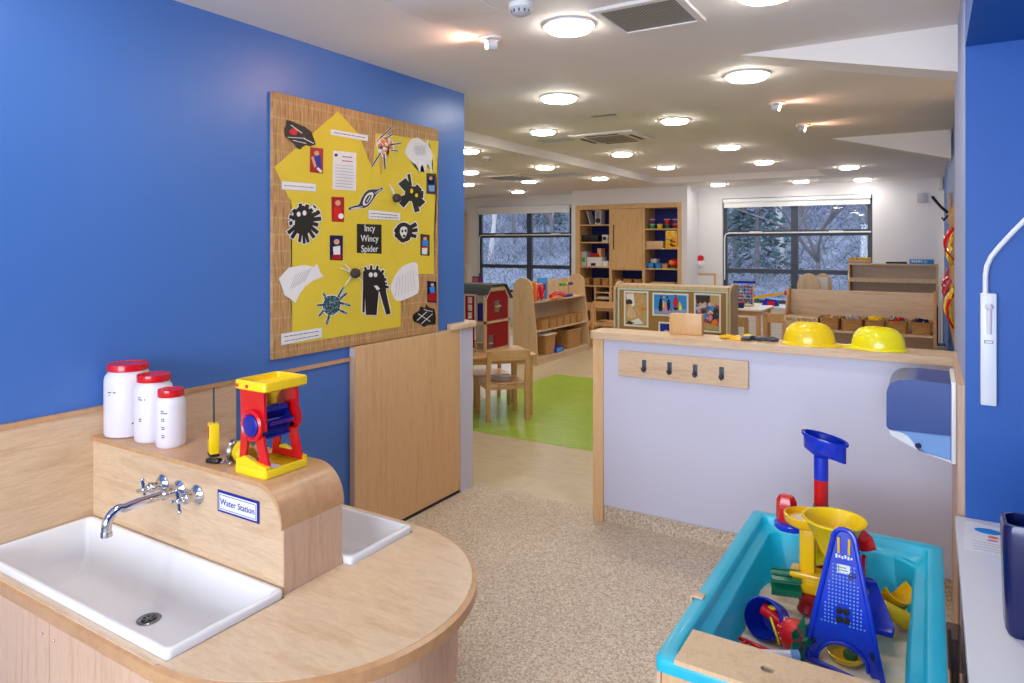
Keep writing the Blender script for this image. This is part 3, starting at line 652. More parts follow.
def off(poly,d):
    c=Vector((sum(p[0] for p in poly)/len(poly),sum(p[1] for p in poly)/len(poly))); out=[]
    n=len(poly)
    ar=sum(poly[i][0]*poly[(i+1)%n][1]-poly[(i+1)%n][0]*poly[i][1] for i in range(n)); sg=1 if ar>0 else -1
    for i in range(n):
        a=Vector(poly[i-1][:2]);b=Vector(poly[i][:2]);c2=Vector(poly[(i+1)%n][:2])
        e1=(b-a);e2=(c2-b)
        if e1.length<1e-6 or e2.length<1e-6: out.append(tuple(b)); continue
        n1=Vector((e1.y,-e1.x)).normalized();n2=Vector((e2.y,-e2.x)).normalized(); nn=(n1+n2)
        if nn.length<.3: nn=n1
        nn.normalize(); out.append(tuple(b+nn*d*sg))
    return out
def R4(l): return [b4(*p) for p in l]
def R5(l): return [b5(*p) for p in l]
def circ(p,r,n=10,sy=1): return [(p[0]+r*math.cos(2*PI*i/n),p[1]+r*sy*math.sin(2*PI*i/n)) for i in range(n)]
def stroke(p,q,w,w2=None):
    p=Vector(p);q=Vector(q);d=(q-p).normalized();nn=Vector((-d.y,d.x)); w2=w2 or w
    return [tuple(p+nn*w),tuple(p-nn*w),tuple(q-nn*w2),tuple(q+nn*w2)]
G='paintings of spiders on the display board'
art('leaf_painting','dark painted leaf shape with white lines and red centre, top left of board','painting',[('brownpaint',[R4([(130,170),(150,175),(185,190),(220,205),(250,228),(250,250),(262,270),(272,290),(245,300),(225,293),(205,303),(198,315),(180,308),(170,290),(145,268),(122,250),(118,215),(128,195)])]),
 ('red',[R4([(140,225),(165,208),(190,222),(175,245),(150,240)])]),
 ('paper',[stroke(b4(150,195),b4(205,235),.35),stroke(b4(135,255),b4(220,260),.3),stroke(b4(215,262),b4(262,285),.35),stroke(b4(160,270),b4(225,285),.3)])],G)
def spider(name,label,S,ox,oy,body,legs,extra=[],base='bpaint'):
    g=lambda p:(ox+p[0]/S,oy+p[1]/S)
    B=[g(p) for p in body]; L=[(g(p),g(q),w/S,(w2 or w)/S) for p,q,w,w2 in legs]
    lay=[('paper',[off(B,.8)]+[stroke(p,Vector(q)+(Vector(q)-Vector(p)).normalized()*.8,w+.8,w2+.8) for p,q,w,w2 in L]),(base,[B]+[stroke(p,q,w,w2) for p,q,w,w2 in L])]
    for mt,pl in extra: lay.append((mt,[[g(p) for p in po] for po in pl]))
    return art(name,label,'painting',lay,G)
def ell(c,rx,ry,n=16): return [(c[0]+rx*math.cos(2*PI*i/n),c[1]+ry*math.sin(2*PI*i/n)) for i in range(n)]
c=(140,130)
spider('black_handprint_spider','round black handprint spider with white edge, left of the board',4.267,270,190,ell(c,44,64),[((c[0]+.5*(x-c[0]),c[1]+.5*(y-c[1])),(x,y),w,None) for x,y,w in ((128,58,7),(160,62,8),(192,68,8),(212,92,9),(218,122,9),(205,150,8),(204,183,8),(188,204,7),(163,224,6),(146,229,6),(125,222,6),(92,205,8),(76,184,8),(82,143,8),(82,113,8),(98,84,9))],[('paper',[ell((122,103),8,11),ell((147,98),8,11),[(172,72),(182,68),(198,88),(192,95)],[(96,132),(106,128),(104,150),(96,148)]])])
# straw spider
c=b4(607,298); legs=[((590,255),(645,205)),((610,262),(648,240)),((635,292),(690,283)),((640,318),(672,322)),((604,335),(610,410)),((588,332),(545,398)),((575,300),(535,350)),((592,350),(592,435))]
body=[(570,270),(590,248),(612,256),(640,270),(645,285),(650,310),(620,318),(618,352),(600,362),(595,330),(580,322),(575,300)]
o=art('straw_spider_collage','orange confetti spider with black straw legs, top middle of board','collage',[('paper',[off(R4(body),1.0)]+[stroke(b4(*p),b4(*q),1.1) for p,q in legs[:6]]),('confetti',[R4(body)]),('bpaint',[stroke(b4(*p),b4(*q),.55) for p,q in legs[:6]]),('edge',[stroke(b4(*legs[7][0]),b4(*legs[7][1]),.6),stroke(b4(545,325),b4(530,365),.7)])],G)
wp=sm([(740,262),(770,255),(800,272),(812,285),(820,265),(826,270),(820,295),(835,315),(845,350),(838,375),(836,400),(844,428),(832,425),(820,385),(812,390),(808,425),(800,425),(795,390),(785,392),(780,432),(770,420),(765,392),(745,380),(720,355),(706,325),(720,290)],1)
art('white_spider_drawing','white spider cut-out with dangling legs, top right of board','drawing',[('paper',[R4(wp)]),('gpaint',[stroke(b4(752+7*k,300-3*(k%3)),b4(764+6*k,345-4*(k%2)),.12) for k in range(8)]+[stroke(b4(755,285+9*k),b4(812,290+8*k),.1) for k in range(6)])],G)
sd=sm([(430,600),(455,590),(485,585),(495,550),(520,515),(548,508),(575,510),(598,497),(600,508),(570,530),(555,555),(530,590),(505,602),(470,600),(432,612)],1)
art('spindle_drawing','brown spindle shaped drawing in the middle of the board','drawing',[('paper',[off(R4(sd),.5)]),('brownpaint',[R4(sd)]),('paper',[off(R4(sm([(500,570),(520,530),(550,520),(555,540),(530,580),(505,592)],1)),0),stroke(b4(445,603),b4(500,594),.35),stroke(b4(560,530),b4(590,508),.35)]),('brownpaint',[R4(sm([(510,568),(524,540),(542,534),(545,545),(528,575),(513,582)],1))]),('paper',[stroke(b4(520,570),b4(537,542),.4)])],G)
c=(385,520)
spider('black_yellow_eyed_spider','spiky black spider with two yellow eyes, right of the board',6.209,350,110,ell(c,45,48),[((c[0]+.4*(x-c[0]),c[1]+.4*(y-c[1])),(x,y),w,w*1.15) for x,y,w in ((322,440,26),(364,398,8),(432,478,20),(455,525,20),(450,588,22),(418,632,14),(318,592,18),(312,552,12))],[('yel',[ell((383,503),9,15),ell((413,530),9,12)])])
def photo(name,px4,label,bg,shapes,fn=R4):
    art(name,label,'photograph',[(bg,[fn(px4)])]+shapes,'small photographs on the display board')
photo('photograph',[(245,303),(308,310),(307,432),(243,425)],'photo of a child in a blue top, below the dark leaf painting','dred',[('dblu',[R4([(262,350),(295,340),(300,420),(275,400)])]),('skin',[R4(sm([(262,325),(285,320),(290,342),(268,345)],1)),stroke(b4(255,350),b4(270,400),1.2)]),('paper',[stroke(b4(280,405),b4(300,425),1.2)])])
photo('photograph',[(348,545),(410,548),(410,668),(350,666)],'photo of a person in red, left of the spindle drawing','dred',[('red',[R4([(358,600),(385,585),(400,625),(385,660),(360,655)])]),('skin',[R4(circ((380,575),14,8))]),('paper',[R4(circ((395,640),14,8))])])
photo('photograph',[(812,430),(858,433),(858,535),(812,530)],'photo with a dark figure below the white spider cut-out','brownpaint',[('navy',[R4([(818,450),(850,445),(850,485),(820,485)])]),('lblu',[R4([(820,490),(852,490),(850,520),(825,518)])]),('skin',[R4(circ((833,455),9,8))])])
photo('photograph',[(318,92),(377,94),(376,207),(318,205)],'photo of a child in a white shirt, left of the black title','navy',[('dred',[R5([(330,180),(370,175),(370,203),(325,203)])]),('paper',[R5([(332,145),(365,140),(365,180),(335,180)])]),('skin',[R5(circ((349,122),13,8))])],R5)
photo('photograph',[(730,86),(772,90),(772,186),(730,183)],'photo of a child in blue, below the black face spider','brownpaint',[('sky',[R5([(738,115),(765,115),(765,145),(740,148)])]),('paper',[R5([(737,150),(762,148),(760,180),(738,178)])]),('skin',[R5(circ((751,108),9,8))]),('dred',[stroke(b5(735,143),b5(768,146),.9)])],R5)
photo('photograph',[(762,300),(803,303),(803,400),(762,396)],'lowest photo at the right edge of the board','navy',[('dred',[R5([(766,360),(800,350),(800,395),(766,392)])]),('sky',[R5([(772,330),(795,325),(796,352),(775,355)])]),('skin',[R5(circ((784,318),8,8))])],R5)
def lines(poly,rows,cols=(.06,.94),seed=1,w=.28):
    rnd=random.Random(seed); tl,tr,br,bl=[Vector(p) for p in poly]; out=[]
    for r in rows:
        L=tl.lerp(bl,r); R=tr.lerp(br,r); x=cols[0]+rnd.uniform(0,.03)
        while x<cols[1]-.03:
            e=min(x+rnd.uniform(.03,.11),cols[1]); out.append(stroke(L.lerp(R,x),L.lerp(R,e),w)); x=e+.022
    return out
def strip(poly,rows,label,fn=R4,seed=1,border=True,w=.3,name='paper_label'):
    P=fn(poly); L=[]
    if border: L.append(('lgrey',[off(P,.5)]))
    L.append(('paper',[P])); L.append(('brownpaint',lines(P,rows,seed=seed,w=w)))
    art(name,label,'label',L,'typed white labels on the display board')
strip([(345,215),(527,246),(526,274),(345,243)],(.5,),'long white label at the top of the board beside the poem',seed=2,border=False)
strip([(107,470),(272,484),(272,519),(107,508)],(.5,),'white label on the left edge of the board above the handprint spider',seed=3)
strip([(530,610),(682,626),(682,660),(530,652)],(.35,.72),'white label below the spindle drawing',seed=4)
strip([(97,542),(281,514),(281,556),(97,592)],(.3,.72),'white label at the bottom left corner of the board',R5,seed=5)
P=R4([(357,320),(469,331),(467,517),(354,508)])
art('poem_sheet','white poem sheet near the top middle of the board','poem',[('paper',[P]),('brownpaint',[circ(b4(371,342),1.6,8)]),('dred',lines(P,(.13,.24),(.38,.85),6,.4)),('gpaint',lines(P,(.36,.44,.52,.6,.68,.76,.84,.92),(.08,.9),7,.28))],'typed white labels on the display board')
# title
t=art('title_card','black card with the title Incy Wincy Spider in white','title card',[('bpaint',[R5([(441,40),(553,44),(553,176),(441,172)])])])
c=wpt(b5(497,108)); 
text('Incy\nWincy\nSpider',.052,'paper','lettering',t,Matrix.Translation(Vector((BX+.0042,c.y,c.z))-Vector(t.location))@face_px(),space=1.08)
c=(310,108)
spider('black_face_spider','black spider with a white skull-like face, right of the title',4.879,340,210,ell(c,42,48),[((c[0]+.4*(x-c[0]),c[1]+.5*(y-c[1])),(x,y),w,None) for x,y,w in ((373,68,10),(378,97,9),(372,130,9),(265,98,10),(268,128,9),(305,158,10),(335,148,8))],[('paper',[sm([(292,95),(302,80),(325,82),(330,105),(312,145),(293,118)],1)]),('bpaint',[ell((304,103),5,7),ell((320,101),5,7),ell((312,127),6,7)])])
art('white_paper_cutout','torn white paper with pencil lines on the left of the board','drawing',[('paper',[R5([(85,290),(130,240),(200,228),(245,236),(260,222),(275,262),(290,280),(240,300),(205,325),(180,360),(160,400),(135,380),(110,365),(100,330)])]),('gpaint',[stroke(b5(135+11*k,340-6*k),b5(165+11*k,268-4*k),.13) for k in range(7)])],G)
art('white_paper_cutout','leaf-like white paper with pencil lines on the right of the board','drawing',[('paper',[R5(sm([(700,212),(718,222),(720,260),(726,350),(700,368),(625,398),(605,370),(592,325),(620,265),(650,232)],1))]),('gpaint',[stroke(b5(625+12*k,280-5*k),b5(615+15*k,375-6*k),.12) for k in range(7)])],G)
c5=(325,412); body=sm([(290,395),(300,370),(335,365),(360,380),(368,405),(355,440),(325,460),(295,445),(285,420)],1)
lg=[((300,385),(290,355)),((355,375),(380,330)),((360,385),(395,355)),((365,400),(410,412)),((355,430),(395,448)),((315,455),(303,498)),((290,435),(268,460)),((290,408),(262,412))]
art('teal_glitter_spider','teal glitter spider at the bottom of the board','painting',[('paper',[off(R5(body),.9)]+[stroke(b5(*p),b5(*q),1.6) for p,q in lg]),('teal',[R5(body)]+[stroke(b5(*p),b5(*q),1.1) for p,q in lg])],G)
spider('big_black_spider','biggest black long-legged spider, below the title card',4.879,340,210,[(112,300),(135,290),(190,290),(215,320),(225,395),(112,405)],[((130,310),(122,278),9,5),((150,310),(152,270),8,5),((175,310),(184,272),8,5),((195,320),(212,294),8,6),((205,340),(226,338),9,6),((205,370),(237,378),9,6),((205,360),(230,358),6,4),((117,395),(114,500),6,5),((155,390),(152,512),34,26),((205,385),(236,508),16,11)],[('paper',[ell((150,316),10,12),ell((173,316),9,12),[(165,370),(180,368),(195,385),(182,392)]])])
sc5=R5(sm([(700,450),(725,435),(730,415),(752,425),(755,405),(768,420),(795,428),(785,445),(800,460),(790,480),(798,498),(765,500),(745,510),(728,495),(700,485),(710,470),(695,462)],0))
art('black_scribble_spider','small black spider with white scribbles, bottom right corner of the board','painting',[('bpaint',[sc5]),('paper',[stroke(b5(715,480),b5(760,440),.3),stroke(b5(735,495),b5(785,450),.3),stroke(b5(720,450),b5(775,485),.3),stroke(b5(745,430),b5(785,440),.3)])],G)
def pompom(p,sticks,label,r=.028,fn=b5):
    w=wpt(fn(*p)); t=thing('pompom_spider',label,'pompom spider',(BX+.003,w.y,w.z),0,'pompom spiders on the display board')
    rnd=random.Random(int(p[0])); m=M('brownpaint'); m.ball((r*.7,0,0),r,14)
    for v in m.bm.verts: v.co+=v.normal*0+Vector((rnd.uniform(-1,1),rnd.uniform(-1,1),rnd.uniform(-1,1)))*.002
    m.build('pompom',t,smooth=80)
    for s in sticks:
        e=wpt(fn(*s)); d=Vector((0,e.y-w.y,e.z-w.z)); m=M('paper'); m.cyl((.006,0,0),Vector((.003,0,0))+d,.0035,.0025,6); m.build('leg',t)
pompom((420,265),[(362,240),(385,225),(450,240),(462,300),(382,322),(440,290)],'dark pompom spider with white stick legs below the title card')
pompom((655,552),[(630,488),(645,500)],'brown pompom spider with two white sticks by the spiky black spider',.026,b4)

# ================================================================ THINGS ON / AT THE PARTITION
t=thing('coat_hook_rail','maple coat rail with four black hooks on the partition','coat rail',(-1.165,PY,.857))
a=M('maple_x'); a.box((-1.522,PY-.0185,.857),(-.806,PY-.0005,1.0)); a.build('board',t,world=True,bevel=.003)
for px in (644.2,669.6,695.2,721.6):
    w=ay(px,366,PY-.02); a=M('dgrey'); x=w.x; z=.915
    a.box((x-.012,PY-.0225,z-.018),(x+.012,PY-.019,z+.045),.001)
    a.tube([(x,PY-.021,z-.01),(x,PY-.034,z-.018),(x,PY-.046,z-.012),(x,PY-.048,z-.002)],.0065,8); a.ball((x,PY-.048,z-.002),.010,10)
    a.build('hook',t,world=True)
def helmet(loc,rz,label,mat,s=1):
    t=thing('toy_hard_hat',label,'hard hat',loc,rz,'yellow toy hard hats on the partition')
    m=M(mat); seg=40; nr=10; rings=[]
    def rad(a): # x = front
        return .110*s,.082*s
    for k in range(nr+1):
        f=k/nr; ang=f*PI/2; row=[]
        for i in range(seg):
            a=2*PI*i/seg; rx,ry=rad(a); cr=math.cos(ang)**.62 if k<nr else .02; z=.012*s+.086*s*math.sin(ang)**.95
            rib=.004*s*max(0,1-abs(abs(math.sin(a))*cr-.28)/.10) if k>2 else 0
            rib+=.005*s*max(0,1-abs(math.sin(a)*cr)/.12) if k>2 else 0
            row.append((rx*cr*math.cos(a),ry*cr*math.sin(a),z+rib))
        rings.append(row)
    m.loft(rings); m.build('shell',t,smooth=60)
    m=M(mat); o=[];i_=[]
    for i in range(seg):
        a=2*PI*i/seg; ca,sa=math.cos(a),math.sin(a); ext=.010*s+(.045*s*max(0,ca)**2); rx,ry=rad(a)
        dz=-.004*s*0; o.append(((rx+ext)*ca,(ry+.010*s)*sa,.002)); i_.append(((rx-.002)*ca,(ry-.002)*sa,.014*s))
    low=[(x,y,0.0) for x,y,z in o]; lin_=[(x*.93,y*.93,.006) for x,y,z in i_]
    up=[(x,y,.004) for x,y,z in o]
    m.loft([lin_,low,up,i_],cap=False); m.build('brim',t,smooth=60)
w=ay(808,347,3.735); helmet((w.x+.005,3.735,1.099),.05,'yellow toy hard hat nearer the coat hooks','yel',1.1)
w=ay(878,353,3.735); helmet((w.x,3.735,1.099),PI-.12,'lemon yellow toy hard hat nearer the right-hand wall','lemon',1.06)
w=ay(685,334,3.76)
t=thing('wooden_block','plain upright wooden block standing on the partition top','wooden block',(w.x,3.79,1.099),.04)
a=M('sandal'); a.box((-.090,-.030,0),(.090,.030,.115),.002); a.build('block',t)
# gloves
def glove(loc,rz,label,cm,pm):
    t=thing('work_glove',label,'glove',loc,rz,'pair of gloves on the partition')
    a=M(pm); a.loft([[(x,y*(1-k*.1),z) for x,y in rrect(-.03,-.03,.04,.03,.015)] for z,k in ((0,0),(.012,0),(.016,1))]); a.build('palm',t)
    for k,(y,l) in enumerate(((-.024,.05),(-.008,.058),(.008,.056),(.024,.042))):
        a=M(pm); a.tube([(.035,y,.010),(.06,y*1.15,.014),(.04+l,y*1.25,.008)],.0085,8,r2=.0065); a.build('finger',t)
    a=M(pm); a.tube([(-.005,-.025,.010),(.012,-.045,.012),(.03,-.052,.008)],.009,8,r2=.007); a.build('thumb',t)
    a=M(cm); a.loft([[(-.028,y*1.0,z) for y,z in arc((0,.009),.030,0,2*PI,12)[:-1]] and [(-.028,.030*math.cos(q),.011+.010*math.sin(q)) for q in [2*PI*i/14 for i in range(14)]],[(-.075,.040*math.cos(q),.014+.013*math.sin(q)) for q in [2*PI*i/14 for i in range(14)]]]); a.build('cuff',t)
w=ay(738,342,3.72); glove((w.x,3.72,1.099),PI-.15,'yellow and dark work glove lying left on the partition top','dgrey','amb')
w=ay(755,342,3.74); glove((w.x+.02,3.76,1.099),-.2,'dark grey work glove with yellow cuff lying right on the partition top','yel','dgrey')
# paper towel dispenser on cladding (profile in XZ)
t=thing('paper_towel_dispenser','translucent blue paper towel dispenser on the right-hand wall','towel dispenser',(.07,3.2,.78))
def px(x,z): return x,z
Y0,Y1=3.05,3.36
a=M('white_pl'); a.box((.062,Y0-.012,.782),(.0775,Y1+.012,1.088),.003); a.build('back_plate',t,world=True)
def pris(poly,mat,name,y0,y1,par,bev=.006):
    a=M(mat); a.prism([(x,y0,z) for x,z in poly],(0,y1-y0,0)); return a.build(name,par,world=True,bevel=bev,smooth=50)
cov=[(.0615,.885),(.0615,1.078)]+[(-.04,1.082),(-.09,1.079)]+arc((-.092,1.018),.060,PI/2,PI,8)+[(-.152,1.0),(-.152,.90)]+arc((-.137,.895),.015,PI,1.5*PI,4)
pris(cov,'cblu','cover',Y0,Y1,t,.012)
pris([(.0615,.884),(-.145,.879),(-.135,.862),(-.075,.832),(-.02,.806),(.0615,.788)],'lblu','lower_body',Y0+.004,Y1-.004,t)
pris([(-.145,.8785),(-.10,.873),(-.078,.862),(-.062,.842),(-.045,.812),(-.075,.827),(-.138,.858)],'white_pl','front_lip',Y0-.001,Y1+.001,t,.002)
pris([(-.045,.812),(.0615,.783),(.0615,.790),(-.02,.806)],'white_pl','bottom_rim',Y0-.001,Y1+.001,t,.001)
a=M('navy'); a.lathe([(.010,0),(.011,.006),(.008,.009)],(-.045,Y0+.001,.832),12,(0,-1,0)); a.build('lock',t,world=True)

# ================================================================ ALCOVE: worktop, cord unit, bin
t=thing('white_worktop','white laminate worktop and cabinet in the blue alcove','worktop',(.6,1.9,0))
a=M('white_pl'); a.box((.070,-.3,.60),(2.19,2.898,.64),.003); a.build('top',t,world=True)
a=M('lav'); a.box((.085,-.29,.0),(2.18,2.89,.599)); a.build('cabinet',t,world=True)
w0=ay(980,403,2.9);w1=ay(996,293,2.9)
t=thing('wall_light_switch_unit','long narrow white plastic switch unit on the blue alcove wall','switch unit',((w0.x+w1.x)/2,2.899,w0.z))
W_=w1.x-w0.x; Hh=w1.z-w0.z
a=M('white_pl'); a.box((-W_/2,-.034,0),(W_/2,0,Hh),.004); a.build('housing',t)
a=M('milk'); a.cyl((.001,-.036,Hh*.64),(.001,-.036,Hh*.86),.0075,.0085,12); a.ball((.001,-.038,Hh*.88),.013,12); a.build('pull_handle',t)
a=M('dgrey'); a.box((-.013,-.0352,Hh*.555),(.013,-.034,Hh*.58)); a.mat('white_pl'); a.box((-.011,-.0356,Hh*.56),(.011,-.0352,Hh*.575)); a.build('label_plate',t)
a=M('white_pl'); P=[ay(985.5,294,2.875),ay(985.5,275,2.875),ay(987,266,2.875),ay(991,257,2.875),ay(1000,246,2.875),ay(1012,233,2.875),ay(1024,221,2.875),ay(1045,198,2.875),ay(1060,182,2.875)]
a.tube(P,.0085,10); tag(a.build('conduit_pipe'),'white conduit pipe bending up from the switch unit on the blue wall','pipe')
t=thing('plastic_caddy','deep navy blue plastic caddy bin on the white worktop','caddy',(.30,2.11,.6405),.0)
a=M('navy'); rg=[]
for z,gx in ((0,.140),(.015,.146),(.23,.152),(.262,.152),(.272,.149),(.272,.142),(.25,.140),(.02,.134)):
    rg.append([(x,y,z+(.014*math.cos(x*10) if z>.25 else 0)) for x,y in rrect(-gx,-(gx-.095),gx,(gx-.095),.022,5)])
a.loft(rg); a.build('body',t,smooth=60)
a=M('dblu'); a.torus((0,-.055,.195),.03,.005,(0,1,.0),20,6,1.5,.6); a.build('recessed_handle',t)
# drawing paper on worktop
a=M('paper'); a.prism([(x,y,.6403) for x,y in [(.085,2.60),(.22,2.58),(.235,2.84),(.10,2.86)]],(0,0,.0008))
a.mat('sky'); a.prism([(x,y,.6412) for x,y in sm([(.12,2.80),(.16,2.815),(.20,2.80),(.19,2.765),(.15,2.76),(.125,2.775)],1)],(0,0,.0006))
a.mat('orange'); a.prism([(x,y,.6412) for x,y in sm([(.155,2.745),(.18,2.75),(.19,2.73),(.16,2.725)],1)],(0,0,.0006))
a.mat('pink'); a.prism([(x,y,.6412) for x,y in sm([(.15,2.71),(.18,2.715),(.185,2.70),(.155,2.695)],1)],(0,0,.0006))
a.mat('gpaint')
for k in range(4): a.box((.11,2.675-.022*k,.6412),(.2,2.678-.022*k,.6418))
tag(a.build('childs_drawing'),'white sheet with a coloured drawing on the white worktop','drawing')
# smoky stool frame by sand tray
t=thing('folding_stool','smoky dark plastic folding stool between sand tray and worktop','stool',(.058,2.42,0))
a=M('smoke')
a.box((-.020,-.13,.40),(.018,.13,.418),.004); a.build('seat',t)
for y0_,y1_ in ((-.12,.12),(.12,-.12)):
    a=M('smoke'); a.tube([(.0,y0_,.0),(.0,y0_*.4+y1_*.1,.2),(.0,y1_*.5,.40)],.009,8); a.build('leg',t)
a=M('smoke'); a.box((-.015,-.14,.36),(-.006,.14,.39)); a.build('side_rail',t)

# ================================================================ SAND TRAY
TX0,TX1,TY0,TY1,TZ=-.605,.033,1.683,2.822,.55
t=thing('sand_tray','turquoise plastic sand tray in a maple frame','sand tray',(-.286,2.25,0))
def trr(d,z,r=.03): return [(x,y,z) for x,y in rrect(TX0+d,TY0+d,TX1-d,TY1-d,max(r,.005),5)]
a=M('turq')
a.loft([trr(.012,TZ-.04,.014),trr(.0,TZ-.036,.018),trr(.0,TZ-.004,.018),trr(.004,TZ,.016),trr(.040,TZ,.018),trr(.045,TZ-.004,.018),trr(.050,TZ-.024,.02),trr(.054,TZ-.030,.025),trr(.078,TZ-.036,.04),trr(.084,TZ-.042,.04),trr(.105,.31,.06),trr(.13,.29,.06)],cap='end')
a.build('tray',t,world=True,smooth=50)
a=M('turq'); a.prism([(TX1-.10,TY1-.12,.30),(TX1-.15,TY1-.085,.30),(TX1-.15,TY1-.07,.30),(TX1-.06,TY1-.07,.30),(TX1-.07,TY1-.14,.30)],(0,0,TZ-.037-.30)); 
a.prism([(TX1-.075,TY1-.50,.31),(TX1-.11,TY1-.40,.31),(TX1-.11,TY1-.085,.31),(TX1-.07,TY1-.085,.31)],(0,0,TZ-.040-.31)) if False else None
a.build('corner_moulding',t,world=True,bevel=.01)
a=M('sand'); nx,ny=26,46; V=[[None]*ny for _ in range(nx)]
for i in range(nx):
    for j in range(ny):
        x=TX0+.095+(TX1-TX0-.19)*i/(nx-1); y=TY0+.095+(TY1-TY0-.19)*j/(ny-1)
        V[i][j]=a.v((x,y,.365+.035*noise.noise(Vector((x*5,y*5,0)))+.012*noise.noise(Vector((x*18,y*18,3)))))
for i in range(nx-1):
    for j in range(ny-1): a.f([V[i][j],V[i+1][j],V[i+1][j+1],V[i][j+1]])
b=[a.v((TX0+.1,TY0+.1,.30)),a.v((TX1-.1,TY0+.1,.30)),a.v((TX1-.1,TY1-.1,.30)),a.v((TX0+.1,TY1-.1,.30))]; a.f(b)
so=a.build('play_sand',smooth=80); tag(so,'pale dry play sand filling the turquoise tray','sand',None,'stuff')
a=M('maple_z')
for lo,hi in (((TX0+.014,TY0+.012,.02),(TX1-.014,TY0+.030,TZ-.043)),((TX0+.014,TY1-.030,.02),(TX1-.014,TY1-.012,TZ-.043)),((TX0+.014,TY0+.031,.02),(TX0+.030,TY1-.031,TZ-.043)),((TX1-.030,TY0+.031,.02),(TX1-.014,TY1-.031,TZ-.043))): a.box(lo,hi,.002)
a.build('frame_panels',t,world=True)
a=M('pink_wood')
for x in (TX0+.003,TX1-.014): 
    for y in (TY0+.008,TY1-.03): a.box((x,y,.0),(x+.010,y+.02,TZ-.041))
a.build('corner_strips',t,world=True)
# clip
w=az(700,597,TZ); a=M('pink_wood'); a.box((TX0-.006,w.y-.016,TZ+.0005),(TX0+.028,w.y+.016,TZ+.006),.001); a.box((TX0-.010,w.y-.016,TZ-.03),(TX0-.0035,w.y+.016,TZ+.006),.001); tag(a.build('wooden_clip'),'small wooden clip on the left rim of the sand tray','clip')
# lid board with finger holes
t=thing('sand_tray_board','maple board with round finger holes lying across the tray end','board',(-.25,1.75,TZ+.0005),.0)
m=M('maple_pale'); x0,x1_,y0,y1=-.55+.0,.02,1.672,1.832
# rectangle with two holes, built as a strip of sections
holes=[(-.343,1.755,.016),(-.205,1.755,.016)]
zs=(TZ+.001,TZ+.013)
def plate(m,x0,x1,y0,y1,holes,zs):
    xs=[x0]+[ (holes[i][0]+holes[i+1][0])/2 for i in range(len(holes)-1)]+[x1]; n=24
    for (hx,hy,hr),xa,xb in zip(holes,xs,xs[1:]):
        outer=[];inner=[]
        for i in range(n):
            a=2*PI*(i+.5)/n; c,s=math.cos(a),math.sin(a)
            tx=((xb-hx) if c>0 else (xa-hx))/c if abs(c)>1e-6 else 1e9; ty=((y1-hy) if s>0 else (y0-hy))/s if abs(s)>1e-6 else 1e9
            q=min(tx,ty); outer.append((hx+c*q,hy+s*q)); inner.append((hx+c*hr,hy+s*hr))
        # snap corners
        for cx_,cy_ in ((xa,y0),(xa,y1),(xb,y0),(xb,y1)):
            k=min(range(n),key=lambda i:(outer[i][0]-cx_)**2+(outer[i][1]-cy_)**2); outer[k]=(cx_,cy_)
        for zi,z in enumerate(zs):
            O=[m.v((x,y,z)) for x,y in outer]; I=[m.v((x,y,z)) for x,y in inner]
            for i in range(n): m.f([O[i],O[(i+1)%n],I[(i+1)%n],I[i]])
            if zi==0: O0,I0=O,I
        for i in range(n):
            j=(i+1)%n; m.f([I0[i],I0[j],I[j],I[i]]); m.f([O0[i],O0[j],O[j],O[i]])
plate(m,x0,x1_,y0,y1,holes,zs); m.build('board',t,world=True,smooth=30)
# ================================================================ SAND TOYS
def sandz(x,y): return .365+.035*noise.noise(Vector((x*5,y*5,0)))+.012*noise.noise(Vector((x*18,y*18,3)))
# tall funnel tower
w=(-.33,2.60); z0=sandz(*w)-.045
t=thing('sand_tower_toy','tall sand tower toy of stacked coloured tubes with a blue scoop funnel','sand toy',(w[0],w[1],z0))
a=M('red'); a.lathe([(.05,0),(.052,.01),(.045,.045),(.030,.06),(.026,.20),(.02,.20)],(0,0,0),20); a.build('base_tube',t)
a=M('amb'); a.lathe([(.027,.2),(.027,.34),(.02,.34)],(0,0,0),20); a.build('yellow_tube',t)
a=M('grn'); a.lathe([(.026,.34),(.026,.375),(.02,.375)],(0,0,0),20); a.build('green_collar',t)
a=M('red'); a.lathe([(.0235,.375),(.0235,.465),(.018,.465)],(0,0,0),20); a.build('red_tube',t)
a=M('blu'); a.lathe([(.024,.465),(.024,.545),(.018,.545)],(0,0,0),20); a.build('blue_tube',t)
# scoop funnel tilted
a=M('blu'); top=[(.075*math.cos(q)+.012,.05*math.sin(q),.600+.010-.014*math.cos(q)) for q in [2*PI*i/28 for i in range(28)]]
def sc_(ring,k,dx,dz): return [(x*k+dx,y*k,z+dz) for x,y,z in ring]
a.loft([sc_(top,.9,0,-.004),sc_(top,1,0,-.006),sc_(top,1.02,0,.0),sc_(top,1,0,.005),sc_(top,.9,0,.004)],cap=False)
lo=[]; mid=[]
for i in range(28):
    q=2*PI*i/28; c,s=math.cos(q),math.sin(q)
    mid.append((.068*c+.012,.043*s,.592-.060*max(0,c)**.5 if c>.0 else .592-.03*abs(c)**.0*0-.02))
    lo.append((.020*c+(.0 if c<=0 else .015*c),.020*s,.545-.0*c))
a.loft([sc_(top,.92,0,.0),[(x,y,z) for x,y,z in mid],lo],cap=False); a.build('scoop_funnel',t,smooth=50)
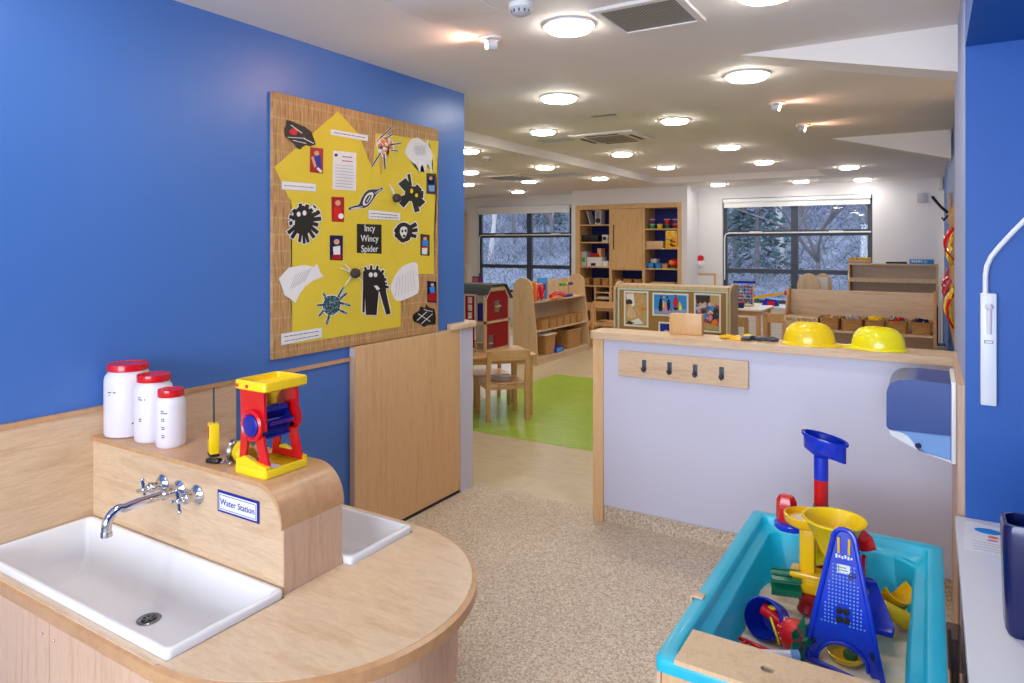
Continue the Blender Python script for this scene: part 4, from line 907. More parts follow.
# arm with red bucket on blue platform
a=M('blu'); a.lathe([(.05,0),(.054,.004),(.054,.018),(.048,.022)],(-.095,-.03,.285),24); a.box((-.095,-.035,.287),(.0,-.015,.303)); a.build('platform',t)
a=M('red'); a.lathe([(.032,0),(.036,.01),(.034,.07),(.026,.088),(.002,.09)],(-.108,-.03,.308),6); a.build('red_hopper',t)
a=M('red'); a.lathe([(.012,0),(.036,.03),(.046,.05),(.040,.052),(.01,.01)],(.105,.0,.255),6,(.7,-.3,.8)); a.build('red_scoop',t)
a=M('grn'); a.cyl((.03,-.03,.205),(.135,-.035,.20),.034,.034,16); a.build('green_barrel',t)
a=M('red'); a.lathe([(.044,0),(.048,.004),(.044,.014),(.03,.016)],(.128,-.035,.20),18,(1,-.05,0)); a.build('barrel_cap',t)
a=M('lemon'); a.lathe([(.034,0),(.036,.004),(.03,.012)],(-.012,-.06,.205),18,(0,-.2,1)); a.build('yellow_disc',t)
# yellow sand mill
w=(-.352,2.45); z0=sandz(*w)+.012
t=thing('sand_mill_toy','yellow sand mill toy with green paddle wheel and a round tray','sand toy',(w[0],w[1],z0))
a=M('dred'); a.lathe([(.030,0),(.034,.008),(.028,.02),(.026,.035),(.040,.055),(.042,.065),(.03,.07)],(0,0,0),18); a.build('red_cup_base',t)
a=M('amb'); a.box((-.048,-.03,.07),(.048,.035,.125),.008); a.box((-.052,-.036,.120),(.052,.040,.138),.006); a.build('gearbox',t)
a=M('amb'); a.box((-.024,-.018,.136),(.024,.018,.295),.008); a.build('column',t)
a=M('amb'); a.lathe([(.02,.285),(.064,.292),(.072,.300),(.074,.322),(.068,.324),(.064,.306),(.01,.302)],(.0,0,0),28); a.build('round_tray',t)
a=M('sand'); a.lathe([(.045,.3055),(.03,.312),(.003,.315)],(-.008,0,0),14); a.build('spilled_sand',t)
a=M('grn'); c0=Vector((-.062,-.035,.095)); a.T=Matrix.Translation(c0)@Matrix.Rotation(.25,4,'Z')
a.cyl((-.045,0,0),(.045,0,0),.010)
for k in range(6):
    q=k*PI/3+.3; n=Vector((0,math.cos(q),math.sin(q))); s=Vector((0,-math.sin(q),math.cos(q)))
    P=[n*.008+s*-.003,n*.040-s*.004,n*.046+s*.010,n*.042+s*.012,n*.036+s*.002,n*.008+s*.003]
    a.prism([p+Vector((-.045,0,0)) for p in P],(.09,0,0))
a.T=Matrix.Identity(4); a.build('paddle_wheel',t)
# yellow funnel
w=ay(834,519,2.345)
t=thing('sand_funnel','large yellow funnel resting in the blue sieve stand','funnel',(w.x,2.345,.60))
a=M('yel'); hz=w.z-.60
a.lathe([(.014,-.04),(.016,.0),(.022,.012),(.084,hz-.006),(.094,hz-.002),(.094,hz+.003),(.086,hz+.003),(.080,hz-.006),(.018,.014),(.012,.0),(.010,-.04)],(0,0,0),36,cap=False); a.build('cone',t,smooth=50)
a=M('amb'); a.lathe([(.030,hz*.35),(.031,hz*.35+.003)],(0,0,.0),20); 
# blue perforated A stand: front plate polygon with arch, leaning
t=thing('sieve_stand','blue perforated A-shaped sieve stand in the sand','sieve stand',(-.222,2.19,.37))
def AP(u,h,dy=0): # u across, h up; leaning back
    h*=1.06
    return (u,.055*h/.36+dy,h)
a=M('blu')
L=[(-.104,0),(-.098,.02),(-.03,.335)]+[(.0+.030*math.cos(q),.335+.030*math.sin(q)) for q in [PI-PI*i/8 for i in range(1,8)]]+[(.03,.335),(.098,.02),(.104,0),(.078,0)]+[(.066*math.cos(q),.012+.055*math.sin(q)) for q in [PI*i/10 for i in range(0,11)]]+[(-.078,0)]
# perforated: body built as rim + plate
a.prism([AP(u,h) for u,h in L],(0,.006,0)); a.build('front_plate',t,smooth=30,bevel=.001)
a=M('blu'); rim=[(-.104,0),(-.030,.335)]+[(.030*math.cos(q),.335+.030*math.sin(q)) for q in [PI-PI*i/8 for i in range(0,9)]]+[(.104,0)]
a.tube([AP(u,h,-.004) for u,h in rim],.0075,8); a.tube([AP(.068*math.cos(q),.012+.057*math.sin(q),-.004) for q in [PI*i/12 for i in range(13)]],.006,8); a.build('rim',t)
a=M('lgrey'); a.mat('lblu')
for r_ in range(17):
    h=.115+r_*.0095; hw_=.080-.19*h
    n=int(hw_/.0045)
    for k in range(-n,n+1):
        u=k*.0095
        if abs(u)>hw_*1.0: continue
        if math.hypot(u/.022,(h-.142)/.03)<1: continue
        p=AP(u,h,-.0012); a.box((p[0]-.0022,p[1],p[2]-.0022),(p[0]+.0022,p[1]+.001,p[2]+.0022))
a.build('perforations',t)
a=M('black')
for u,h,r_ in ((-.08,.055,.010),(.08,.055,.010),(.022,.245,.009)):
    a=M('black'); a.torus(AP(u,h,-.0012),.008,.0018,(0,-1,.15),14,6); a.ball(AP(u,h,-.0012),.0035,8,(1,.4,1)); a.build('screw_boss',t)
for (u,h,su,sv) in ((-.009,.15,.009,.012),(.009,.15,.009,.012),(-.010,.127,.010,.012),(.010,.127,.010,.012)):
    p=AP(u,h,-.0014); a=M('black'); a.ball(p,.01,10,(su/.01,.15,sv/.01)); a.build('beetle_cutout',t)
a=M('amb')
for u in (-.014,.014): a.box((u-.003,.044,.318),(u+.003,.0475,.365))
a.build('yellow_pegs',t)
a=M('white_pl'); p=AP(0,.262,-.002); a.box((-.017,p[1]-.001,.262),(.017,p[1],.288)); a.mat('grey'); a.box((-.012,p[1]-.0016,.270),(.012,p[1]-.001,.273)); a.box((-.012,p[1]-.0016,.278),(.008,p[1]-.001,.281)); a.mat('bgrn'); a.box((-.015,p[1]-.0016,.264),(-.012,p[1]-.001,.286)); a.build('sticker',t)
a=M('white_pl'); p=AP(0,.292,-.002)
for k in range(6): a.box((-.022+k*.008,p[1]-.0008,.303+.002*(k%2)),(-.017+k*.008,p[1],.315-.002*(k%3)))
a.build('white_crest',t)
# rear leg of stand
a=M('blu'); a.prism([(-.09,.11,0),(-.075,.11,0),(-.02,.055,.30),(-.03,.055,.30)],(0,.012,0)); a.prism([(.09,.11,0),(.075,.11,0),(.02,.055,.30),(.03,.055,.30)],(0,.012,0)); a.box((-.09,.11,0.004),(.09,.122,.02)); a.build('rear_leg',t,bevel=.002)
# blue ramp / spade body right
t=thing('blue_sand_spade','flat blue plastic chute leaning behind the sieve stand','sand toy',(-.142,2.44,.385))
a=M('blu')
a.prism([(-.055,.075,.125),(-.010,.070,.125),(.045,-.02,.035),(.040,-.03,.02),(-.015,-.03,.02),(-.03,.02,.07)],(0,.0,-.018)); a.build('chute',t,bevel=.004)
a=M('blu'); a.torus((-.030,.068,.124),.014,.004,(0,0,1),16,6); a.build('socket_ring',t)
# yellow bucket scoop right
w=(-.105,2.53); 
t=thing('yellow_scoop','big amber yellow scoop lying at the right side of the tray','scoop',(w[0],w[1],.395))
a=M('amb'); a.T=Matrix.Translation((0,0,.038))@Matrix.Rotation(.5,4,'Z')@Matrix.Rotation(.5,4,'Y')
R=[]
for k in range(9):
    q=-.1+PI*1.2*k/8; 
for x,s in ((-.075,.25),(-.07,.5),(-.05,.8),(0,.95),(.05,1.05),(.07,1.08)):
    R.append([(x,.05*s*math.cos(q),.045*s*math.sin(q)) for q in [PI+.0-(.35)+(PI+.7)*i/16 for i in range(17)]]+[(x,.045*s*math.cos(q),.040*s*math.sin(q)) for q in [PI-.35+(PI+.7)*(16-i)/16 for i in range(17)]])
a.loft(R); a.build('scoop',t)
a=M('amb'); a.T=Matrix.Translation((0,0,.038))@Matrix.Rotation(.5,4,'Z')@Matrix.Rotation(.5,4,'Y'); a.tube([(-.07,0,-.02),(-.11,0,.0),(-.135,0,.012)],.012,10); a.T=Matrix.Identity(4); a.build('handle',t)
t=thing('yellow_scoop','amber scoop tipped behind the big yellow scoop','scoop',(-.115,2.60,.39),-.6,)
a=M('amb'); a.T=Matrix.Translation((0,0,.045))@Matrix.Rotation(-.9,4,'Y'); R=[]
for x,s in ((-.05,.3),(-.04,.7),(0,.95),(.045,1.1)):
    R.append([(x,.048*s*math.cos(q),.045*s*math.sin(q)) for q in [PI-.35+(PI+.7)*i/16 for i in range(17)]]+[(x,.043*s*math.cos(q),.040*s*math.sin(q)) for q in [PI-.35+(PI+.7)*(16-i)/16 for i in range(17)]])
a.loft(R); a.T=Matrix.Identity(4); a.build('scoop',t)
# blue bucket lying
w=az(765,628,.42)
t=thing('blue_bucket','blue bucket lying on its side in the sand near the board','bucket',(w.x+.03,w.y+.03,.380),0)
ax_=Vector((.25,.80,-.30)).normalized()
a=M('blu'); a.lathe([(.058,0),(.062,.003),(.062,.008),(.052,.06),(.046,.09),(.002,.09),(.002,.085),(.041,.084),(.050,.05),(.055,.008),(.056,0)],Vector((-.04,-.02,.062)),28,ax_,cap=False); a.build('bucket',t,smooth=50)
a=M('lemon'); a.torus(Vector((-.04,-.02,.062))+Vector((.042,-.028,-.012)),.036,.0028,(.9,.35,.3),24,6); a.build('rim_ring',t)
# strawberry watering can
w=az(792,636,.42)
t=thing('strawberry_watering_can','red strawberry shaped toy watering can with green leaf collar','watering can',(w.x,w.y+.01,.375),.0)
a=M('red'); a.lathe([(.004,-.062),(.022,-.055),(.040,-.025),(.047,.01),(.040,.035),(.02,.048)],(0,0,.045),22,(.8,-.5,.1)); a.build('body',t)
a=M('red'); a.tube([(-.03,.02,.055),(-.07,.045,.066),(-.095,.055,.072)],.018,14,r2=.020); a.build('spout',t)
a=M('yel'); a.ball((-.065,.045,.088),.012,10,(1.3,1,.5)); a.build('spout_patch',t)
a=M('paper')
for k in range(16):
    u=random.uniform(-.5,.5); q=random.uniform(0,PI); d=Vector((.8,-.5,.1)).normalized(); p=Vector((0,0,.045))+d*(u*.05-.01); n=Vector((-.3,-.3,1)) if k%2 else Vector((-.6,-.5,.6)); n=(n-d*n.dot(d)).normalized(); m2=(n*math.cos(u*2)+d.cross(n)*math.sin(q-1.2)).normalized()
    a.ball(p+m2*.0455*(1-abs(u)*.4),.0022,6)
a.build('seed_dots',t)
a=M('grn'); d=Vector((.8,-.5,.1)).normalized(); up=d.orthogonal().normalized(); sd_=d.cross(up); c=Vector((0,0,.045))+d*.030
for k in range(7):
    q=2*PI*k/7; r1=up*math.cos(q)+sd_*math.sin(q); r2=up*math.cos(q+.35)+sd_*math.sin(q+.35); r0=up*math.cos(q-.35)+sd_*math.sin(q-.35)
    a.prism([c+d*.018+r0*.008,c+d*.004+r0*.042,c+d*.022+r1*.074,c+d*.004+r2*.042,c+d*.018+r2*.008],d*.004)
a.cyl(c+d*.01,c+d*.03,.018,.012,12); a.build('leaf_collar',t)
# red rake frame
w=az(752,642,.40)
t=thing('red_sand_rake','flat red plastic sand rake half under the board','rake',(w.x-.005,w.y-.01,.385),-.25)
a=M('red'); 
for y in (-.022,.022): a.box((-.075,y-.006,0),(.075,y+.006,.008),.002)
for x in (-.07,-.02,.03,.07): a.box((x-.005,-.02,0),(x+.005,.02,.008))
a.build('frame',t)
t=thing('clear_tube','clear and lilac plastic tube lying beside the red rake','tube',(w.x+.075,w.y-.035,.388),.5)
a=M('milk'); a.cyl((-.05,0,.014),(.04,0,.014),.014,seg=14); a.mat('lblu'); a.cyl((.04,0,.014),(.065,0,.014),.016,seg=14); a.build('tube',t)
# yellow dish under arch + blue ring
w=az(845,656,.40); t=thing('yellow_dish','yellow sand dish seen through the arch of the sieve stand','dish',(w.x,w.y+.03,.372))
a=M('amb'); a.lathe([(.02,0),(.045,.008),(.055,.025),(.051,.027),(.04,.014),(.004,.010)],(0,0,0),24); a.build('dish',t)
a=M('grn'); a.lathe([(.004,.012),(.02,.012),(.02,.028),(.004,.03)],(.012,0,0),6); a.build('green_mould',t)
w=az(868,626,.39); a=M('amb'); a.ball((w.x-.01,w.y,.385),.028,14,(1.2,1,.6)); tag(a.build('sand_mould'),'small yellow sand mould behind the right leg of the sieve stand','sand toy')
w=az(835,668,.39); a=M('dblu'); a.tube([(w.x-.07,w.y+.02,.385),(w.x-.02,w.y-.005,.39),(w.x+.05,w.y-.02,.385)],.009,10); tag(a.build('sand_roller'),'dark blue rod lying under the arch of the sieve stand','sand toy')
w=az(785,607,.38)

# ================================================================ FAR ROOM : cupboard
CY=11.355
def cp(px_,py_,y=CY): return ay(px_,py_,y)
t=thing('storage_cupboard','tall built-in maple cupboard with dark blue backed shelves','cupboard',(-4.6,CY,0))
X0,X1=cp(575.5,240).x,cp(681,240).x; ZT=cp(630,204).z
xi=[cp(580,240).x,cp(609,240).x,cp(611.5,240).x,cp(642,240).x,cp(644.6,240).x,cp(677.5,240).x]; ztin=cp(630,208.5).z
a=M('gold'); 
a.box((X0,CY,0),(xi[0],11.9,ZT)); a.box((xi[5],CY,0),(X1,11.9,ZT)); a.box((xi[0],CY,ztin),(xi[5],11.9,ZT)); a.box((xi[1],CY+.01,0),(xi[2],11.88,ztin)); a.box((xi[3],CY+.01,0),(xi[4],11.88,ztin)); a.box((xi[0],CY+.01,0),(xi[5],11.88,.08)); a.build('carcass',t,world=True)
a=M('back_blue'); a.box((xi[0],11.88,.08),(xi[5],11.895,ztin)); a.build('back_panel',t,world=True)
zsh=lambda px_,py_: cp(px_,py_).z
def shelf(xa,xb,z): 
    a=M('gold'); a.box((xa+.001,CY+.012,z-.022),(xb-.001,11.879,z)); a.build('shelf',t,world=True)
SL=[zsh(594,224.5),zsh(594,242),zsh(594,266.5),zsh(594,285.5)]; SR=[zsh(661,228.5),zsh(661,248),zsh(661,268.5),zsh(661,285.5)]
for z in SL: shelf(xi[0],xi[1],z)
for z in SR: shelf(xi[4],xi[5],z)
zc=zsh(626,269); shelf(xi[2],xi[3],zc); shelf(xi[2],xi[3],SL[3]); 
a=M('gold'); xm=cp(594.5,290).x; a.box((xm-.012,CY+.015,.08),(xm+.012,11.879,SL[3]-.023)); a.build('upright',t,world=True)
for z in (zsh(600,292),zsh(600,298)): shelf(xm+.012,xi[1],z)
a=M('gold'); a.box((xi[2]+.002,CY+.002,zc+.002),(xi[3]-.002,CY+.020,ztin-.004)); d=a.build('door',t,world=True)
a=M('dmetal'); q=cp(612.5,240); a.tube([(q.x+.03,CY-.0,zsh(612,225)),(q.x+.03,CY-.03,zsh(612,225)),(q.x+.03,CY-.03,zsh(612,249)),(q.x+.03,CY,zsh(612,249))],.008,6); a.build('handle',d,world=True)
# things on the shelves
YS=11.42
def onshelf(px0,px1,y=YS): return cp(px0,250,y).x,cp(px1,250,y).x
def boxthing(name,cat,label,px0,px1,z,h,mat,d=.2,group=None,extra=None,y=YS):
    x0,x1=onshelf(px0,px1,y); a=M(mat); a.box((x0,y,z+.0005),(x1,y+d,z+h),.004)
    if extra: extra(a,x0,x1,y,z,h)
    return tag(a.build(name),label,cat,group)
z=SL[0]; a=M('lgrey'); x0,x1=onshelf(582,586); a.prism([(x0,YS,z+.001),(x0+.02,YS,z+.001),(x0-.06,YS,z+.25),(x0-.075,YS,z+.25)],(0,.2,0)); 
# keep leaning book inside the bay
bm_=a; 
tag(bm_.build('picture_book',origin=(x0,YS,z)),'pale thin book leaning on the top left cupboard shelf','book',None); bpy.data.objects['picture_book'].location.x=xi[0]+.17
def disc(a,x0,x1,y,z,h):
    a.mat('black'); a.lathe([(.05,0),(.05,.004)],((x0+x1)/2,y-.0005,z+h*.28),16,(0,-1,0)); a.mat('grey'); a.box((x0+.02,y-.003,z+h*.5),(x1-.02,y,z+h*.9))
boxthing('folder','folder','grey box file with a black ring on the top left cupboard shelf',595,601,z,.26,'lgrey',extra=disc)
z=SL[1]
def camface(a,x0,x1,y,z,h):
    a.mat('dmetal'); a.lathe([(.035,0),(.035,.03),(.02,.035)],((x0+x1)/2,y,z+h*.5),12,(0,-1,0))
boxthing('toy_radio','toy radio','black toy radio at the left of the second shelf down',581.5,588,z,.13,'black',extra=camface)
boxthing('toy_radio','toy radio','black toy radio in the middle of the second shelf down',589,597.5,z,.12,'black',extra=camface)
boxthing('white_box','box','small white box with a dark dot on the second shelf down',602,607.5,z,.13,'paper',extra=camface)
z=SL[2]
def strp(a,x0,x1,y,z,h): a.mat('bgrn'); a.box((x0+.01,y-.003,z+h*.3),(x1-.02,y,z+h*.6))
boxthing('picture_book','book','grey and green book at the left of the third cupboard shelf',581.5,586,z,.27,'lgrey',extra=strp)
def dh(a,x0,x1,y,z,h):
    a.mat('dred'); a.prism([(x0+.04,y-.01,z+h),(x1-.03,y-.01,z+h),(x1-.08,y-.01,z+h+.07),(x0+.08,y-.01,z+h+.07)],(0,.2,0)); a.mat('beech'); a.box((x1-.09,y,z+h),(x1-.02,y+.18,z+h+.16)); a.mat('black'); a.box((x0+.08,y-.004,z+.01),(x0+.17,y,z+.06))
boxthing('toy_shop','toy house','cream toy house with a red roof on the third cupboard shelf',587,602,z,.17,'paper',.2,extra=dh)
boxthing('white_box','box','small white box at the right of the third cupboard shelf',602.5,608,z,.10,'paper')
# baskets
def basket(name,label,c,w,d,h,rz=0,group=None,mat='wicker',tp=.9,par=None):
    a=M(mat); rg=[]
    for z,k in ((0,tp),(h*.5,(tp+1)/2),(h*.94,1),(h,1.02),(h,.93),(h*.94,.91),(h*.1,tp*.86)):
        rg.append([(x*k,y*k,z) for x,y in rrect(-w/2,-d/2,w/2,d/2,min(w,d)*.14,3)])
    a.loft(rg); a.mat(mat)
    ring=[(x,y,h) for x,y in rrect(-w/2,-d/2,w/2,d/2,min(w,d)*.14,3)]; a.tube(ring+[ring[0]],h*.05,6,cap=False)
    o=a.build(name,smooth=50,origin=(0,0,0)); o.location=c; o.rotation_euler=(0,0,rz); return tag(o,label,'basket',group)
bk=0
names=['leftmost','second','third','fourth','fifth']
for i,(p0,p1) in enumerate(((580.8,588.5),(592,599.5),(601,608),(613,620),(622,631),(633,641))):
    x0,x1=onshelf(p0,p1); nm=['leftmost','second from left','third from left','fourth from left','fifth from left','rightmost'][i]
    basket('wicker_basket',nm+' of six small baskets along the cupboard shelf',((x0+x1)/2,YS+.12,SL[3]+.003),x1-x0-.01,.2,.12,0,'small baskets in the cupboard')
# right bay
z=SR[0]
def pot(px_,mat1,lid,label,stack=0,z=z):
    x0,x1=onshelf(px_-3,px_+3); cx=(x0+x1)/2; r=(x1-x0)/2
    t=thing('play_dough_tub',label,'tub',(cx,YS+.1,z+.001+stack),0,'coloured tubs on the cupboard shelf')
    a=M(mat1); a.lathe([(r*.75,0),(r*.95,r*1.0),(r*.95,r*1.25)],(0,0,0),14); a.build('tub',t); a=M(lid); a.lathe([(r*1.0,r*1.25),(r*1.02,r*1.5),(r*.9,r*1.55)],(0,0,0),14); a.build('lid',t)
    return r*1.57
h=pot(650.5,'bgrn','lgrey','green tub at the left of the top right cupboard shelf'); pot(650.5,'purple','lgrey','purple tub stacked on the green tub',h)
pot(658,'yel','lgrey','lone yellow tub on the top right cupboard shelf')
h=pot(665.5,'grn','red','dark green tub under the red tub'); pot(665.5,'red','lgrey','red tub stacked on the dark green tub',h)
h=pot(673.5,'dred','pink','dark red tub at the right end of the top right shelf'); pot(673.5,'purple','lgrey','purple tub stacked on the dark red tub',h)
z=SR[1]
boxthing('wooden_box','box','low wooden box on the second right-hand cupboard shelf',646,663,z,.12,'maple_pale')
def col(a,x0,x1,y,z,h):
    rnd=random.Random(3)
    for k in range(14):
        a.mat(rnd.choice(['sky','red','bgrn','orange','paper'])); u=rnd.uniform(x0+.01,x1-.05); v=rnd.uniform(z+.01,z+h*.55); a.box((u,y-.003,v),(u+.035,y,v+.03))
boxthing('game_box','box','bright yellow and blue game box at the right of the cupboard',665.5,677,z,.30,'amb',extra=col)
z=SR[2]
def tub2(p0,p1,label,mat,z,h=.09,dy=0,nm='storage_tub'):
    x0,x1=onshelf(p0,p1); a=M(mat); cx=(x0+x1)/2; w=x1-x0
    a.loft([[(cx+x*k,YS+.1+dy+y*k,z+q) for x,y in rrect(-w/2,-.09,w/2,.09,.02,3)] for q,k in ((.001,.85),(h,1),(h,.92),(.02,.78))]); return tag(a.build(nm),label,'tub','tubs on the lower right cupboard shelf')
tub2(646.5,653,'left blue tub on the third right-hand cupboard shelf','sky',z); tub2(654.5,660.5,'right blue tub on the third right-hand cupboard shelf','sky',z)
tub2(650,656.5,'grey tub stacked on the two blue tubs','lgrey',z+.092,.07)
tub2(661,667,'brown tub beside the orange toy','edge',z,.08)
t=thing('toy_tractor','orange and red round toy on the third right-hand cupboard shelf','toy',(cp(672.5,262,YS).x,YS+.1,z+.001))
a=M('red'); a.ball((0,0,.09),.085,14); a.build('body',t); a=M('orange'); a.ball((-.03,-.06,.10),.05,12); a.build('face',t); a=M('bgrn'); a.box((-.05,-.08,0),(.03,.04,.02)); a.build('base',t)
x0,x1=onshelf(650,674); a=M('maple_pale'); a.box((x0,YS,SR[3]+.001),(x1,YS+.25,SR[3]+.05),.004); tag(a.build('wooden_tray'),'shallow wooden tray on the lowest visible right-hand shelf','tray')
x0,x1=onshelf(601,609); a=M('paper'); a.box((xm+.03,YS,zsh(600,298)+.001),(xi[1]-.03,YS+.3,zsh(600,298)+.02)); tag(a.build('paper_stack'),'pile of white paper in the lower left cupboard slot','paper')
a=M('blu'); q=cp(577.5,300,11.3); a.prism([(q.x-.03,11.30,.0),(q.x+.05,11.30,.0),(q.x+.0,11.30,cp(575,284.5,11.3).z),(q.x-.06,11.30,cp(575,284.5,11.3).z)],(0,.03,0)); tag(a.build('blue_folder'),'tall narrow blue board leaning against the cupboard side','board')

# wall items on far wall
def wallbox(name,cat,label,px0,py0,px1,py1,mat,y=11.998,d=.02,group=None,mats=None):
    p=ay(px0,py0,y); q=ay(px1,py1,y); a=M(mat); a.box((p.x,y-d,q.z),(q.x,y-.001,p.z),.002)
    if mats: mats(a,p,q,y-d)
    return tag(a.build(name),label,cat,group)
t=thing('fire_alarm_beacon','red and clear fire alarm beacon on the white wall','alarm',(ay(701,262,12).x,11.97,ay(701,268,12).z))
a=M('red'); a.lathe([(.055,0),(.055,.035)],(0,.028,.17),16,(0,-1,0)); a.build('red_sounder',t); a=M('milk'); a.lathe([(.06,0),(.055,.06),(.02,.075)],(0,.028,.07),16,(0,-1,0)); a.build('lens',t)
t=thing('wall_frame','thin wooden picture frame holding white paper on the far wall','frame',(ay(705,300,12).x,11.99,ay(705,310,12).z))
p=ay(695,273,12); q=ay(716,310,12); a=M('beech')
for lo,hi in (((p.x,11.975,p.z-.03),(q.x,11.995,p.z)),((p.x,11.975,q.z),(q.x,11.995,q.z+.03)),((p.x,11.975,q.z+.03),(p.x+.03,11.995,p.z-.03)),((q.x-.03,11.975,q.z+.03),(q.x,11.995,p.z-.03))): a.box(lo,hi)
a.build('frame',t,world=True); a=M('paper'); a.box((p.x+.03,11.985,q.z+.03),(q.x-.03,11.995,p.z-.03)); a.build('paper',t,world=True)
wallbox('wall_socket','switch','small white double switch plate high on the far right wall',917,193,927,202,'lgrey')
wallbox('motion_sensor','sensor','white sensor box in the top corner of the far wall',938,173,943,190,'white_pl',d=.08)
wallbox('door_frame_strip','frame','slim wooden door edge just beyond the end of the blue wall',462,212,466.5,330,'maple_z',y=11.99,d=.04)
wallbox('wall_frame','frame','small framed notice beside the left-hand window',466,264,473,300,'paper',y=11.99,d=.02)

# ---- left bookcase facing +X
bx0,bx1,by0,by1=-4.83,-4.45,7.90,9.52
t=thing('low_bookcase','low maple bookcase with rounded sloping ends beyond the dolls house','bookcase',((bx0+bx1)/2,(by0+by1)/2,0))
prof=[(bx0,0),(bx1,0),(bx1,.10),(bx1-.02,.45),(bx1-.08,.98)]+[(bx0+.155+.145*math.cos(q),1.03+.13*math.sin(q)) for q in [PI*i/10 for i in range(0,11)]]+[(bx0,1.0)]
for y in (by0,by1-.022):
    a=M('maple_pale'); a.prism([(x,y,z) for x,z in prof],(0,.022,0)); a.build('end_panel',t,world=True,bevel=.003)
a=M('maple_pale'); a.box((bx0+.012,by0+.023,.02),(bx0+.026,by1-.023,1.09)); a.build('back_panel',t,world=True)
for z,xf in ((.84,-.075),(.45,-.03),(.09,0)):
    a=M('maple_x'); a.box((bx0+.027,by0+.023,z-.02),(bx1+xf,by1-.023,z)); a.build('shelf',t,world=True)
a=M('maple_x'); a.box((bx1-.03,by0+.023,.0),(bx1-.012,by1-.023,.069)); a.build('plinth',t,world=True)
def bt(px_,x): return ax(px_,300,x).y
nb=[(541,),(549,),(556,),(563,),(569.5,),(576,)]
for i,(p,) in enumerate(nb):
    y=bt(p,bx1-.10); basket('wicker_basket',['first','second','third','fourth','fifth','sixth'][i]+' small basket from the near end of the low bookcase middle shelf',(bx1-.12,y,.452),.2,.17,.13,0,'small baskets on the low bookcase')
y=bt(547,bx1-.1); basket('wicker_basket','tall wicker basket at the near end of the bottom bookcase shelf',(bx1-.19,y+.02,.092),.30,.30,.26,0)
y=bt(572,bx1-.1); basket('wicker_basket','wide wicker basket at the far end of the bottom bookcase shelf',(bx1-.19,y,.092),.30,.46,.26,0)
a=M('paper'); a.box((bx1-.33,bt(545,bx1-.1)-.10,.357),(bx1-.04,bt(549,bx1-.1)+.12,.375),.002); tag(a.build('paper_stack'),'stack of white paper lying on the tall wicker basket','paper')
a=M('blu'); y=bt(555,bx1-.1); a.box((bx1-.22,y-.10,.0905),(bx1-.03,y+.13,.16),.005); a.mat('sky'); a.box((bx1-.03,y-.08,.10),(bx1-.027,y+.11,.15)); tag(a.build('blue_tray'),'bright blue tray between the two big bottom baskets','tray')
# toys on top shelf of bookcase
zt=.8415; X=bx1-.14
def by(p): return bt(p,X)
a=M('orange'); a.prism([(X-.1,by(532.5),zt),(X-.1,by(532.5)+.03,zt),(X-.1,by(532.5)-.08,zt+.25),(X-.1,by(532.5)-.11,zt+.25)],(.16,0,0)) if False else a.box((X-.1,by(532.5)-.02,zt),(X+.06,by(532.5)+.015,zt+.25),.004); tag(a.build('picture_book'),'orange book at the near end of the bookcase top shelf','book')
for i,(p,lb) in enumerate(((535.5,'near red plastic loop toy beside the orange book'),(540,'far red plastic loop toy in front of the blue board'))):
    a=M('red'); y=by(p)+.02; a.torus((X+.02,y,zt+.125),.052,.022,(1,.25,0),24,8,1,1.0)
    for v in a.bm.verts: v.co.z=zt+.002+(v.co.z-(zt+.051))*1.6
    o=a.build('plastic_loop_toy'); o['label']=lb; o['category']='toy'; o['group']='red loop toys'
a=M('sky'); y=by(547); a.box((X-.10,y-.10,zt),(X-.08,y+.16,zt+.30),.003); a.mat('navy'); a.lathe([(.05,0),(.05,.004)],(X-.08,y+.06,zt+.17),18,(1,0,0)); a.mat('paper'); a.lathe([(.03,0),(.03,.004)],(X-.08,y-.04,zt+.20),12,(1,0,0)); tag(a.build('sky_blue_board'),'sky blue board propped at the back of the bookcase top shelf','board')
a=M('red'); y=by(553); a.tube([(X+.05,y-.16,zt+.035),(X+.05,y-.02,zt+.075),(X+.05,y+.14,zt+.06),(X+.05,y+.26,zt+.03)],.030,10); tag(a.build('red_toy_horn'),'long curved red plastic toy on the bookcase top shelf','toy')
a=M('orange'); a.tube([(X+.10,y-.24,zt+.02),(X+.10,y+.06,zt+.021)],.019,10); tag(a.build('orange_toy_bar'),'orange bar toy lying in front of the curved red toy','toy')
t=thing('bead_maze','green, yellow and blue bead frame at the far end of the bookcase top shelf','toy',(X,by(567),zt))
a=M('dblu'); a.box((-.05,-.13,0),(.05,.10,.035),.004); a.build('base',t)
for s in (-1,1): 
    a=M('lgrey'); a.tube([(0,s*.08,.03),(0,s*.08,.17)],.004,6); a.build('wire',t)
for k,(mt,y0_,y1_) in enumerate((('bgrn',-.22,-.06),('yel',-.055,-.0),('dblu',.005,.16))):
    a=M(mt); a.cyl((0,y0_,.185),(0,y1_,.185),.022,seg=10); a.build('bead',t)
